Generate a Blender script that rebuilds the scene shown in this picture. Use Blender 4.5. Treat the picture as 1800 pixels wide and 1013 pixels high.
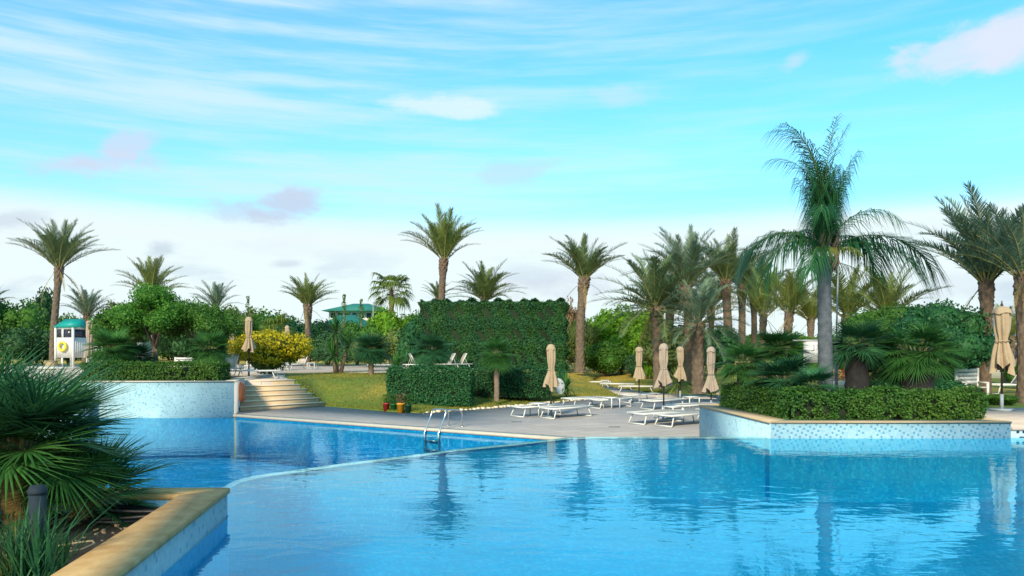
import bpy, math, random
import numpy as np
from mathutils import Vector, Matrix

rnd = random.Random(7)
for o in list(bpy.data.objects):
    bpy.data.objects.remove(o)
S = bpy.context.scene
COL = S.collection
PI = math.pi
HC = 2.2          # eye height above the lower deck
F = 1300.0        # focal length in pixels of an 1800 px wide picture
HZ = 618.0        # horizon row
def X(px, Y): return (px - 900.0) / F * Y
def Z(py, Y): return HC - (py - HZ) * Y / F

# ------------------------------------------------------------------ camera
cam = bpy.data.cameras.new('camera')
co = bpy.data.objects.new('camera', cam)
COL.objects.link(co)
co.location = (0, 0, HC)
co.rotation_euler = (PI / 2, 0, 0)
cam.sensor_width = 36
cam.lens = 36 * F / 1800
cam.shift_y = (HZ - 506.5) / 1800
cam.clip_end = 5000
S.camera = co

# ------------------------------------------------------------------ world
SUN_EL, SUN_AZ = math.radians(29), math.radians(198)    # azimuth clockwise from +Y
W = bpy.data.worlds.new('World'); S.world = W; W.use_nodes = True
nt = W.node_tree; nt.nodes.clear(); L = nt.links
def wn(t, **k):
    n = nt.nodes.new(t)
    for a, b in k.items(): setattr(n, a, b)
    return n
def wmath(op, a, b=None, clamp=False):
    n = wn('ShaderNodeMath', operation=op); n.use_clamp = clamp
    for i, v in enumerate((a, b)):
        if v is None: continue
        if isinstance(v, (int, float)): n.inputs[i].default_value = v
        else: L.new(v, n.inputs[i])
    return n.outputs[0]
def wsmooth(v, lo, hi, a=0.0, b=1.0):
    n = wn('ShaderNodeMapRange', interpolation_type='SMOOTHSTEP')
    L.new(v, n.inputs['Value'])
    n.inputs['From Min'].default_value = lo; n.inputs['From Max'].default_value = hi
    n.inputs['To Min'].default_value = a; n.inputs['To Max'].default_value = b
    return n.outputs[0]
def wmix(fac, a, b):
    n = wn('ShaderNodeMix', data_type='RGBA')
    if isinstance(fac, (int, float)): n.inputs[0].default_value = fac
    else: L.new(fac, n.inputs[0])
    for s, v in ((6, a), (7, b)):
        if isinstance(v, tuple): n.inputs[s].default_value = (*v, 1)
        else: L.new(v, n.inputs[s])
    return n.outputs[2]
tc = wn('ShaderNodeTexCoord')
D = tc.outputs['Generated']
sep = wn('ShaderNodeSeparateXYZ'); L.new(D, sep.inputs[0])
el = sep.outputs['Z']
sky = wn('ShaderNodeTexSky', sky_type='NISHITA')
sky.sun_disc = False
sky.sun_elevation = SUN_EL
sky.sun_rotation = SUN_AZ
sky.air_density = 1.0; sky.dust_density = 0.4; sky.ozone_density = 2.0
tint = wn('ShaderNodeMix', data_type='RGBA', blend_type='MULTIPLY')
tint.inputs[0].default_value = 1
L.new(sky.outputs[0], tint.inputs[6]); tint.inputs[7].default_value = (.72, 2.42, 2.52, 1)
def wnoise(sx, sz, ox=0.0, detail=5.0, rough=.55, dist=0.0):
    m = wn('ShaderNodeMapping'); L.new(D, m.inputs[0])
    m.inputs['Scale'].default_value = (sx, sx, sz); m.inputs['Location'].default_value = (ox, ox * .7, ox * .3)
    n = wn('ShaderNodeTexNoise'); L.new(m.outputs[0], n.inputs['Vector'])
    n.inputs['Scale'].default_value = 1; n.inputs['Detail'].default_value = detail
    n.inputs['Roughness'].default_value = rough; n.inputs['Distortion'].default_value = dist
    return n.outputs[0]
streak = wnoise(1.3, 19, 3.1, 6, .6, .12)
veil = wnoise(.9, 5.5, 7.7, 3, .5)
fine = wnoise(5, 60, 1.3, 4, .6, .2)
s1 = wsmooth(wmath('ADD', streak, wmath('MULTIPLY', wmath('SUBTRACT', fine, .5), .35)), .41, .70)
left = wsmooth(wmath('SUBTRACT', sep.outputs['X'], wmath('MULTIPLY', el, .2)), .55, -.45, .30, 1.0)
m_str = wmath('MULTIPLY', wmath('MULTIPLY', wmath('ADD', wmath('MULTIPLY', s1, .8), wmath('MULTIPLY', veil, .35)), left), .82, True)
col = wmix(m_str, tint.outputs[2], (7.2, 8.9, 9.7))
# pale veil thickening into a white bank near the horizon
haz = wsmooth(el, .42, .12, 0.0, .42)
col = wmix(haz, col, (5.6, 8.1, 9.6))
edge = wmath('ADD', el, wmath('MULTIPLY', wmath('SUBTRACT', streak, .5), .05))
bank = wsmooth(edge, .192, .150, 0.0, .92)
col = wmix(bank, col, (8.5, 9.25, 9.3))
# low grey cloud scraps inside the bank
scrap = wnoise(7, 22, 5.2, 5, .55, .3)
ms = wmath('MULTIPLY', wsmooth(scrap, .50, .70, 0, .75), wsmooth(el, .17, .07))
col = wmix(ms, col, (5.7, 7.0, 8.1))
# named cumulus pieces, soft edged by noise
puff = wnoise(11, 22, 2.2, 6, .62, .3)
def blob(px, py, wx, wy, amount, c, slope=0.0):
    global col
    v = Vector(((px - 900) / F, 1, (HZ - py) / F)); k = v.length; v.normalize()
    r = Vector((v.y, -v.x, 0)).normalized(); u = r.cross(v)
    r2 = (r + u * slope); u2 = (u - r * slope)
    a = wn('ShaderNodeVectorMath', operation='SUBTRACT'); L.new(D, a.inputs[0]); a.inputs[1].default_value = v
    def dot(w, s):
        d = wn('ShaderNodeVectorMath', operation='DOT_PRODUCT'); L.new(a.outputs[0], d.inputs[0]); d.inputs[1].default_value = w * (F * k / s)
        return d.outputs['Value']
    p, q = dot(r2, wx), dot(u2, wy)
    rr = wmath('SQRT', wmath('ADD', wmath('MULTIPLY', p, p), wmath('MULTIPLY', q, q)))
    rr = wmath('ADD', rr, wmath('MULTIPLY', wmath('SUBTRACT', puff, .5), 3.6))
    col = wmix(wsmooth(rr, 1.15, .15, 0, amount), col, c)
blob(1690, 88, 190, 44, .80, (7.3, 7.9, 9.3), .12)
blob(1800, 60, 90, 60, .70, (7.6, 8.0, 9.3), .3)
blob(1400, 108, 40, 18, .5, (6.6, 7.7, 9.2), .6)
blob(150, 288, 130, 26, .78, (6.3, 6.9, 8.3), .18)
blob(218, 262, 52, 32, .7, (6.5, 7.1, 8.6), .3)
blob(505, 362, 80, 32, .85, (5.7, 6.4, 7.9), .2)
blob(400, 375, 75, 22, .6, (5.6, 6.6, 8.0), .1)
blob(20, 390, 70, 26, .6, (5.5, 6.6, 7.8), .2)
blob(775, 188, 105, 17, .6, (8.6, 9.3, 9.8), 0)
blob(900, 300, 70, 24, .45, (5.6, 6.9, 8.6), .1)
blob(960, 500, 110, 40, .70, (6.7, 7.3, 8.2), .1)
blob(1100, 170, 70, 20, .35, (7.0, 7.9, 9.2), 0)
blob(285, 440, 32, 16, .75, (5.6, 6.7, 7.7), .1)
blob(1690, 500, 120, 40, .45, (6.6, 7.4, 8.4), .1)
blob(500, 465, 30, 10, .7, (5.9, 6.8, 7.8), .1)
bg = wn('ShaderNodeBackground'); bg.inputs['Strength'].default_value = 0.092
L.new(col, bg.inputs['Color'])
out = wn('ShaderNodeOutputWorld'); L.new(bg.outputs[0], out.inputs[0])

# ------------------------------------------------------------------ sun, exposure
sl = bpy.data.lights.new('sun', 'SUN'); so = bpy.data.objects.new('sun', sl); COL.objects.link(so)
sl.energy = 4.2; sl.angle = math.radians(7); sl.color = (1.0, .83, .58)
sd = Vector((math.sin(SUN_AZ) * math.cos(SUN_EL), math.cos(SUN_AZ) * math.cos(SUN_EL), math.sin(SUN_EL)))
so.rotation_euler = sd.to_track_quat('Z', 'Y').to_euler()
so.location = sd * 100
S.view_settings.view_transform = 'Standard'; S.view_settings.look = 'None'
S.view_settings.exposure = 0.2; S.view_settings.gamma = 1.0
S.view_settings.use_curve_mapping = False
S.cycles.caustics_reflective = False; S.cycles.max_bounces = 8; S.cycles.transparent_max_bounces = 12

# ================================================================== helpers
def mesh_np(name, V, Fq, mat, smooth=False, mats=None, mi=None):
    """mesh from vertex array and a list of face tuples (or an (n,k) array)"""
    me = bpy.data.meshes.new(name)
    V = np.asarray(V, dtype=np.float32)
    me.vertices.add(len(V)); me.vertices.foreach_set('co', V.ravel())
    if isinstance(Fq, np.ndarray):
        n, k = Fq.shape; lv = Fq.ravel().astype(np.int32)
        ls = np.arange(0, n * k, k, dtype=np.int32)
    else:
        n = len(Fq); lens = np.array([len(f) for f in Fq], dtype=np.int32)
        lv = np.fromiter((i for f in Fq for i in f), dtype=np.int32)
        ls = np.concatenate(([0], np.cumsum(lens)[:-1])).astype(np.int32)
    me.loops.add(len(lv)); me.loops.foreach_set('vertex_index', lv)
    me.polygons.add(n); me.polygons.foreach_set('loop_start', ls)
    for m in (mats or [mat]): me.materials.append(m)
    if mi is not None: me.polygons.foreach_set('material_index', np.asarray(mi, dtype=np.int32))
    if smooth: me.polygons.foreach_set('use_smooth', np.ones(n, dtype=bool))
    me.update(calc_edges=True); me.validate()
    return me
def link(name, me, parent=None, loc=None, rot=None, scale=None):
    o = bpy.data.objects.new(name, me); COL.objects.link(o)
    if parent is not None: o.parent = parent
    if loc is not None: o.location = loc
    if rot is not None: o.rotation_euler = rot
    if scale is not None: o.scale = (scale,) * 3 if isinstance(scale, (int, float)) else scale
    return o
def tag(o, label, cat, group=None):
    o['label'] = label; o['category'] = cat
    if group: o['group'] = group
    return o
def thing(name, label, cat, loc=(0, 0, 0), rz=0.0, group=None):
    o = bpy.data.objects.new(name, None); COL.objects.link(o)
    o.location = loc; o.rotation_euler = (0, 0, rz); o.empty_display_size = .2
    return tag(o, label, cat, group)
def struct(name, me):
    o = link(name, me); o['kind'] = 'structure'; return o
def dup(root, loc, rz, label, group=None, scale=None):
    def cp(o, par):
        c = o.copy(); COL.objects.link(c); c.parent = par
        for ch in list(o.children): cp(ch, c)
        return c
    r = cp(root, None); r.location = loc; r.rotation_euler = (0, 0, rz); r['label'] = label
    if group: r['group'] = group
    if scale: r.scale = (scale,) * 3
    return r
class MB:
    def __init__(s): s.v = []; s.f = []
    def add(s, V, Fs):
        n = len(s.v); s.v += [tuple(p) for p in V]; s.f += [tuple(i + n for i in f) for f in Fs]; return s
    def box(s, x0, x1, y0, y1, z0, z1, M=None):
        V = [(x, y, z) for z in (z0, z1) for y in (y0, y1) for x in (x0, x1)]
        if M is not None: V = [M @ Vector(p) for p in V]
        return s.add(V, [(0, 2, 3, 1), (4, 5, 7, 6), (0, 1, 5, 4), (2, 6, 7, 3), (0, 4, 6, 2), (1, 3, 7, 5)])
    def prism(s, pts, z0, z1):
        n = len(pts)
        return s.add([(p[0], p[1], z0) for p in pts] + [(p[0], p[1], z1) for p in pts],
                     [tuple(range(n - 1, -1, -1)), tuple(range(n, 2 * n))] + [(i, (i + 1) % n, n + (i + 1) % n, n + i) for i in range(n)])
    def tube(s, path, rad, k=8, cap=True):
        path = [Vector(p) for p in path]; n = len(path)
        if not hasattr(rad, '__len__'): rad = [rad] * n
        V = []; up = Vector((0, 0, 1))
        for i, p in enumerate(path):
            t = (path[min(i + 1, n - 1)] - path[max(i - 1, 0)]).normalized()
            a = t.cross(up)
            if a.length < .05: a = t.cross(Vector((1, 0, 0)))
            a.normalize(); b = t.cross(a)
            for j in range(k):
                w = 2 * PI * j / k; V.append(p + (a * math.cos(w) + b * math.sin(w)) * rad[i])
        Fs = [(i * k + j, i * k + (j + 1) % k, (i + 1) * k + (j + 1) % k, (i + 1) * k + j) for i in range(n - 1) for j in range(k)]
        if cap: Fs += [tuple(range(k - 1, -1, -1)), tuple(range((n - 1) * k, n * k))]
        return s.add(V, Fs)
    def lathe(s, prof, k=16, c=(0, 0, 0), fn=None):
        V = []
        for r, z in prof:
            for j in range(k):
                w = 2 * PI * j / k; q = r * (fn(w, z) if fn else 1)
                V.append((c[0] + q * math.cos(w), c[1] + q * math.sin(w), c[2] + z))
        n = len(prof)
        Fs = [(i * k + j, i * k + (j + 1) % k, (i + 1) * k + (j + 1) % k, (i + 1) * k + j) for i in range(n - 1) for j in range(k)]
        return s.add(V, Fs + [tuple(range(k - 1, -1, -1)), tuple(range((n - 1) * k, n * k))])
    def torus(s, R, r, M=None, k=24, m=10):
        V = []
        for i in range(k):
            a = 2 * PI * i / k
            for j in range(m):
                b = 2 * PI * j / m
                p = Vector(((R + r * math.cos(b)) * math.cos(a), (R + r * math.cos(b)) * math.sin(a), r * math.sin(b)))
                V.append(M @ p if M is not None else p)
        return s.add(V, [(i * m + j, ((i + 1) % k) * m + j, ((i + 1) % k) * m + (j + 1) % m, i * m + (j + 1) % m) for i in range(k) for j in range(m)])
    def mesh(s, name, mat, smooth=False): return mesh_np(name, s.v, s.f, mat, smooth)
    def build(s, name, mat, parent=None, smooth=False, **k): return link(name, s.mesh(name, mat, smooth), parent, **k)

# ------------------------------------------------------------------ materials
def mat(name, col, rough=.6, var=None, vscale=3.0, bump=0.0, bscale=30.0, metal=0.0, detail=5, spec=.5):
    m = bpy.data.materials.new(name); m.use_nodes = True; t = m.node_tree; b = t.nodes['Principled BSDF']
    b.inputs['Base Color'].default_value = (*col, 1); b.inputs['Roughness'].default_value = rough
    b.inputs['Metallic'].default_value = metal; b.inputs['Specular IOR Level'].default_value = spec
    tcn = t.nodes.new('ShaderNodeTexCoord'); vec = tcn.outputs['Object']
    if var is not None:
        n = t.nodes.new('ShaderNodeTexNoise'); n.inputs['Scale'].default_value = vscale; n.inputs['Detail'].default_value = detail
        n.inputs['Roughness'].default_value = .65
        t.links.new(vec, n.inputs['Vector'])
        r = t.nodes.new('ShaderNodeValToRGB'); r.color_ramp.elements[0].position = .3; r.color_ramp.elements[1].position = .7
        r.color_ramp.elements[0].color = (*col, 1); r.color_ramp.elements[1].color = (*var, 1)
        t.links.new(n.outputs[0], r.inputs[0]); t.links.new(r.outputs[0], b.inputs['Base Color'])
    if bump:
        n = t.nodes.new('ShaderNodeTexNoise'); n.inputs['Scale'].default_value = bscale; n.inputs['Detail'].default_value = 4
        t.links.new(vec, n.inputs['Vector'])
        bp = t.nodes.new('ShaderNodeBump'); bp.inputs['Strength'].default_value = bump; bp.inputs['Distance'].default_value = .02
        t.links.new(n.outputs[0], bp.inputs['Height']); t.links.new(bp.outputs[0], b.inputs['Normal'])
    return m
def leafmat(name, c1, c2, trans=.3, rough=.5, c3=None):
    m = bpy.data.materials.new(name); m.use_nodes = True; t = m.node_tree; b = t.nodes['Principled BSDF']
    g = t.nodes.new('ShaderNodeNewGeometry'); oi = t.nodes.new('ShaderNodeObjectInfo')
    mx = t.nodes.new('ShaderNodeMix'); mx.data_type = 'RGBA'
    mx.inputs[6].default_value = (*c1, 1); mx.inputs[7].default_value = (*c2, 1)
    t.links.new(g.outputs['Random Per Island'], mx.inputs[0])
    hs = t.nodes.new('ShaderNodeHueSaturation')
    mr = t.nodes.new('ShaderNodeMapRange'); mr.inputs['To Min'].default_value = .8; mr.inputs['To Max'].default_value = 1.22
    t.links.new(oi.outputs['Random'], mr.inputs[0]); t.links.new(mr.outputs[0], hs.inputs['Value'])
    src = mx.outputs[2]
    if c3:
        n = t.nodes.new('ShaderNodeTexNoise'); n.inputs['Scale'].default_value = 1.1; n.inputs['Detail'].default_value = 3
        tcn = t.nodes.new('ShaderNodeTexCoord'); t.links.new(tcn.outputs['Object'], n.inputs['Vector'])
        rp = t.nodes.new('ShaderNodeMapRange'); rp.inputs['From Min'].default_value = .40; rp.inputs['From Max'].default_value = .80
        t.links.new(n.outputs[0], rp.inputs[0])
        m3 = t.nodes.new('ShaderNodeMix'); m3.data_type = 'RGBA'; m3.inputs[7].default_value = (*c3, 1)
        t.links.new(rp.outputs[0], m3.inputs[0]); t.links.new(src, m3.inputs[6]); src = m3.outputs[2]
    t.links.new(src, hs.inputs['Color'])
    t.links.new(hs.outputs[0], b.inputs['Base Color']); b.inputs['Roughness'].default_value = rough
    b.inputs['Specular IOR Level'].default_value = .22
    tr = t.nodes.new('ShaderNodeBsdfTranslucent'); t.links.new(hs.outputs[0], tr.inputs['Color'])
    ms = t.nodes.new('ShaderNodeMixShader'); ms.inputs[0].default_value = trans
    t.links.new(b.outputs[0], ms.inputs[1]); t.links.new(tr.outputs[0], ms.inputs[2])
    t.links.new(ms.outputs[0], t.nodes['Material Output'].inputs['Surface'])
    return m
M = {}
M['date'] = leafmat('date_frond', (.09, .155, .06), (.18, .25, .10), .32)
M['date_y'] = leafmat('date_frond_sunny', (.12, .185, .04), (.25, .30, .08), .35)
M['date_b'] = leafmat('date_frond_grey', (.10, .18, .12), (.20, .29, .19), .3)
M['queen'] = leafmat('queen_frond', (.02, .10, .04), (.04, .16, .05), .3, .35)
M['queen_y'] = leafmat('queen_frond_old', (.14, .17, .03), (.28, .27, .06), .3)
M['fan'] = leafmat('fan_leaf', (.03, .125, .03), (.075, .21, .045), .28, .55)
M['fan_d'] = leafmat('fan_leaf_dark', (.02, .10, .045), (.055, .175, .065), .22, .55)
M['fan_y'] = leafmat('fan_leaf_yellow', (.10, .17, .03), (.20, .27, .05), .3)
M['dry'] = leafmat('dry_leaf', (.30, .20, .07), (.45, .33, .14), .2, .7)
M['hedge'] = leafmat('hedge_leaf', (.02, .085, .016), (.07, .18, .03), .28, .5, (.11, .21, .03))
M['hedge_d'] = leafmat('hedge_leaf_dark', (.016, .095, .04), (.05, .17, .05), .22, .5)
M['hedge_t'] = leafmat('hedge_leaf_tall', (.012, .07, .035), (.04, .135, .045), .22, .5, (.05, .14, .03))
M['green'] = leafmat('leaf_green', (.045, .15, .022), (.115, .26, .04), .32, .5)
M['bright'] = leafmat('leaf_bright', (.09, .24, .015), (.21, .40, .035), .4, .5)
M['mid'] = leafmat('leaf_mid', (.045, .16, .02), (.12, .29, .04), .35, .5)
M['inner'] = mat('hedge_dark_core', (.009, .022, .008), .95, (.018, .034, .011), 14, .5, 40)  # near-black hedge core; shade between the leaves is put into its colour
M['olive'] = leafmat('leaf_olive', (.09, .145, .035), (.18, .245, .065), .28, .5)
M['dark'] = leafmat('leaf_dark', (.025, .09, .032), (.065, .155, .05), .2, .5)
M['yellow'] = leafmat('leaf_yellow', (.28, .27, .01), (.62, .50, .02), .3, .5)
M['rust'] = leafmat('leaf_rust', (.16, .10, .05), (.26, .18, .09), .2, .6)
M['yucca'] = leafmat('yucca_leaf', (.03, .12, .03), (.09, .22, .05), .25, .4)
M['bark'] = mat('palm_bark', (.085, .062, .045), .9, (.20, .15, .105), 6, .5, 40)
M['bark_r'] = mat('palm_bark_reddish', (.085, .058, .042), .9, (.20, .14, .095), 7, .5, 40)
M['bark_g'] = mat('queen_trunk', (.06, .075, .09), .8, (.14, .16, .18), 7, .4, 30)
M['bark_d'] = mat('fibre_trunk', (.010, .012, .016), .95, (.035, .030, .028), 9, .6, 60)
M['fibre'] = mat('yellow_fibre', (.10, .06, .018), .95, (.30, .18, .05), 12, .8, 70)
M['branch'] = mat('branch_bark', (.16, .11, .08), .9, (.30, .23, .17), 8, .4, 40)
M['white'] = mat('white_paint', (.78, .78, .75), .4, (.66, .66, .63), 4)
M['cream'] = mat('cream_paint', (.68, .63, .50), .6, (.58, .53, .42), 5)
M['sling'] = mat('beige_sling', (.55, .47, .38), .8, (.46, .39, .31), 8, .2, 120)
M['sling_g'] = mat('grey_sling', (.45, .42, .37), .8, (.37, .34, .30), 8, .2, 120)
M['canvas'] = mat('umbrella_canvas', (.46, .35, .23), .9, (.36, .27, .17), 5, .25, 60)
M['canvas_g'] = mat('umbrella_canvas_shaded', (.42, .34, .27), .9, (.34, .27, .21), 5, .25, 60)  # duller canvas copy: shade on some umbrellas put into the colour
M['pole'] = mat('dark_pole', (.03, .022, .018), .45)
M['steel'] = mat('brushed_steel', (.62, .62, .62), .25, metal=1)
M['galv'] = mat('galvanised', (.33, .37, .40), .5, (.26, .29, .32), 9)
M['sand'] = mat('sandstone_coping', (.50, .27, .08), .8, (.72, .47, .21), 7, .25, 90, detail=9)
M['sand2'] = mat('sandstone_planter_coping', (.44, .32, .18), .8, (.54, .42, .27), 2.2, .25, 90, detail=9)
M['sandl'] = mat('pale_coping', (.62, .55, .44), .75, (.52, .46, .37), 3, .2, 80)
M['tread'] = mat('stone_step', (.74, .53, .32), .8, (.62, .44, .27), 4, .3, 60, detail=8)
M['nose'] = mat('stone_nosing', (.78, .66, .48), .75, (.68, .56, .40), 6, .2, 80)
M['soil'] = mat('red_soil', (.27, .105, .05), .95, (.44, .20, .10), 4, .9, 28, detail=10)
M['rubber'] = mat('black_rubber', (.012, .012, .014), .5)
M['teal'] = mat('teal_roof', (.0, .34, .30), .5, (.0, .27, .25), 3)
M['tealdark'] = mat('green_tiles', (.012, .15, .12), .7, (.02, .20, .17), 6)
M['blueroof'] = mat('blue_tiles', (.08, .22, .42), .5, (.14, .32, .52), 8)
M['window'] = mat('dark_glass', (.03, .035, .06), .15)
M['yellowp'] = mat('yellow_plastic', (.75, .62, .03), .4)
M['orange'] = mat('orange_plastic', (.62, .17, .06), .5, (.48, .12, .05), 8)
M['red'] = mat('red_plastic', (.45, .035, .03), .45, (.36, .03, .03), 9)
M['greenp'] = mat('green_plastic', (.02, .16, .04), .45, (.02, .12, .03), 9)
M['amber'] = mat('amber_plastic', (.80, .36, .02), .45, (.70, .30, .02), 9)
M['dgreenp'] = mat('dark_green_plastic', (.012, .07, .05), .45)
M['bluep'] = mat('blue_pipe', (.010, .026, .042), .8, (.007, .016, .028), 7, .2, 30)
M['wood'] = mat('weathered_wood', (.42, .33, .20), .8, (.32, .25, .15), 6)
M['signgrey'] = mat('sign_grey', (.55, .57, .58), .5, (.47, .49, .50), 4)
M['mark'] = mat('dark_marking', (.05, .06, .08), .5)
M['stone'] = mat('pebble', (.16, .09, .055), .9, (.30, .21, .14), 15)
M['wall'] = mat('white_wall', (.72, .71, .68), .8, (.64, .63, .60), 2)
M['towel'] = mat('blue_towel', (.25, .42, .50), .9, (.33, .5, .58), 9)

def nodes(m): return m.node_tree, m.node_tree.nodes['Principled BSDF']
def mosaic(name, c_main, c_alt, c_dot, cell=.05, dot=.12, rough=.5, lattice=0):
    """small mosaic tiles: random tone per tile, sparse darker tiles, pale joints"""
    m = bpy.data.materials.new(name); m.use_nodes = True; t, b = nodes(m); N = t.nodes; K = t.links
    tcn = N.new('ShaderNodeTexCoord')
    sc = N.new('ShaderNodeVectorMath'); sc.operation = 'SCALE'; sc.inputs['Scale'].default_value = 1 / cell
    K.new(tcn.outputs['Object'], sc.inputs[0])
    off = N.new('ShaderNodeVectorMath'); off.operation = 'ADD'; off.inputs[1].default_value = (.37, .41, .43); K.new(sc.outputs[0], off.inputs[0])
    fl = N.new('ShaderNodeVectorMath'); fl.operation = 'FLOOR'; K.new(off.outputs[0], fl.inputs[0])
    wh = N.new('ShaderNodeTexWhiteNoise'); K.new(fl.outputs[0], wh.inputs['Vector'])
    mx = N.new('ShaderNodeMix'); mx.data_type = 'RGBA'; mx.inputs[6].default_value = (*c_main, 1); mx.inputs[7].default_value = (*c_alt, 1)
    K.new(wh.outputs['Value'], mx.inputs[0])
    sp = N.new('ShaderNodeSeparateColor'); K.new(wh.outputs['Color'], sp.inputs[0])
    lt = N.new('ShaderNodeMath'); lt.operation = 'LESS_THAN'; lt.inputs[1].default_value = dot; K.new(sp.outputs[1], lt.inputs[0])
    if lattice:
        dp = N.new('ShaderNodeVectorMath'); dp.operation = 'DOT_PRODUCT'; dp.inputs[1].default_value = (1, 0, 2); K.new(fl.outputs[0], dp.inputs[0])
        md = N.new('ShaderNodeMath'); md.operation = 'FLOORED_MODULO'; md.inputs[1].default_value = lattice; K.new(dp.outputs['Value'], md.inputs[0])
        l2 = N.new('ShaderNodeMath'); l2.operation = 'LESS_THAN'; l2.inputs[1].default_value = .5; K.new(md.outputs[0], l2.inputs[0])
        an = N.new('ShaderNodeMath'); an.operation = 'MULTIPLY'; K.new(l2.outputs[0], an.inputs[0]); K.new(lt.outputs[0], an.inputs[1]); lt = an
    m2 = N.new('ShaderNodeMix'); m2.data_type = 'RGBA'; m2.inputs[7].default_value = (*c_dot, 1)
    K.new(lt.outputs[0], m2.inputs[0]); K.new(mx.outputs[2], m2.inputs[6])
    n = N.new('ShaderNodeTexNoise'); n.inputs['Scale'].default_value = .8; n.inputs['Detail'].default_value = 6
    K.new(tcn.outputs['Object'], n.inputs['Vector'])
    hs = N.new('ShaderNodeHueSaturation'); mr = N.new('ShaderNodeMapRange'); mr.inputs['From Min'].default_value = .3; mr.inputs['From Max'].default_value = .7
    mr.inputs['To Min'].default_value = .86; mr.inputs['To Max'].default_value = 1.1
    K.new(n.outputs[0], mr.inputs[0]); K.new(mr.outputs[0], hs.inputs['Value']); K.new(m2.outputs[2], hs.inputs['Color'])
    K.new(hs.outputs[0], b.inputs['Base Color']); b.inputs['Roughness'].default_value = rough; b.inputs['Specular IOR Level'].default_value = .15
    return m
M['mos_wall'] = mosaic('mosaic_pale_blue', (.34, .56, .64), (.44, .65, .72), (.22, .44, .56), .045, .06)
M['mos_front'] = mosaic('mosaic_dotted', (.30, .53, .66), (.38, .60, .71), (.12, .34, .52), .040, .75, .5, 5)
M['mos_dark'] = mosaic('mosaic_black_dots', (.40, .62, .72), (.50, .70, .78), (.02, .05, .12), .06, .36)
M['mos_pool'] = mosaic('mosaic_pool_bright', (.001, .28, .57), (.003, .33, .62), (.008, .39, .67), .045, .15)
M['mos_deep'] = mosaic('mosaic_pool_deep', (.0, .20, .50), (.004, .26, .57), (.02, .32, .62), .07, .2)
M['mos_rim'] = mosaic('mosaic_rim', (.30, .56, .66), (.45, .68, .76), (.55, .74, .8), .05, .2)

def paving(name, c1, c2, size, joint, stain):
    m = bpy.data.materials.new(name); m.use_nodes = True; t, b = nodes(m); N = t.nodes; K = t.links
    tcn = N.new('ShaderNodeTexCoord')
    mp = N.new('ShaderNodeMapping'); mp.inputs['Rotation'].default_value = (0, 0, math.radians(-32)); K.new(tcn.outputs['Object'], mp.inputs[0])
    br = N.new('ShaderNodeTexBrick'); br.offset = .5; br.inputs['Scale'].default_value = 1
    br.inputs['Brick Width'].default_value = size * 1.5; br.inputs['Row Height'].default_value = size; br.inputs['Mortar Size'].default_value = joint
    br.inputs['Color1'].default_value = (*c1, 1); br.inputs['Color2'].default_value = (*c2, 1)
    br.inputs['Mortar'].default_value = (*[x * .55 for x in c1], 1); K.new(mp.outputs[0], br.inputs['Vector'])
    n = N.new('ShaderNodeTexNoise'); n.inputs['Scale'].default_value = .55; n.inputs['Detail'].default_value = 9; n.inputs['Roughness'].default_value = .68
    K.new(tcn.outputs['Object'], n.inputs['Vector'])
    r = N.new('ShaderNodeMapRange'); r.inputs['From Min'].default_value = .35; r.inputs['From Max'].default_value = .68
    K.new(n.outputs[0], r.inputs[0])
    mx = N.new('ShaderNodeMix'); mx.data_type = 'RGBA'; mx.blend_type = 'MULTIPLY'; mx.inputs[7].default_value = (*stain, 1)
    K.new(r.outputs[0], mx.inputs[0]); K.new(br.outputs[0], mx.inputs[6])
    K.new(mx.outputs[2], b.inputs['Base Color']); b.inputs['Roughness'].default_value = .75
    return m
M['deck'] = paving('grey_deck_paving', (.375, .35, .335), (.325, .302, .292), .6, .012, (.80, .84, .90))
M['terr'] = paving('pale_terrace_paving', (.62, .52, .44), (.56, .47, .40), .5, .012, (.86, .86, .88))

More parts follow.
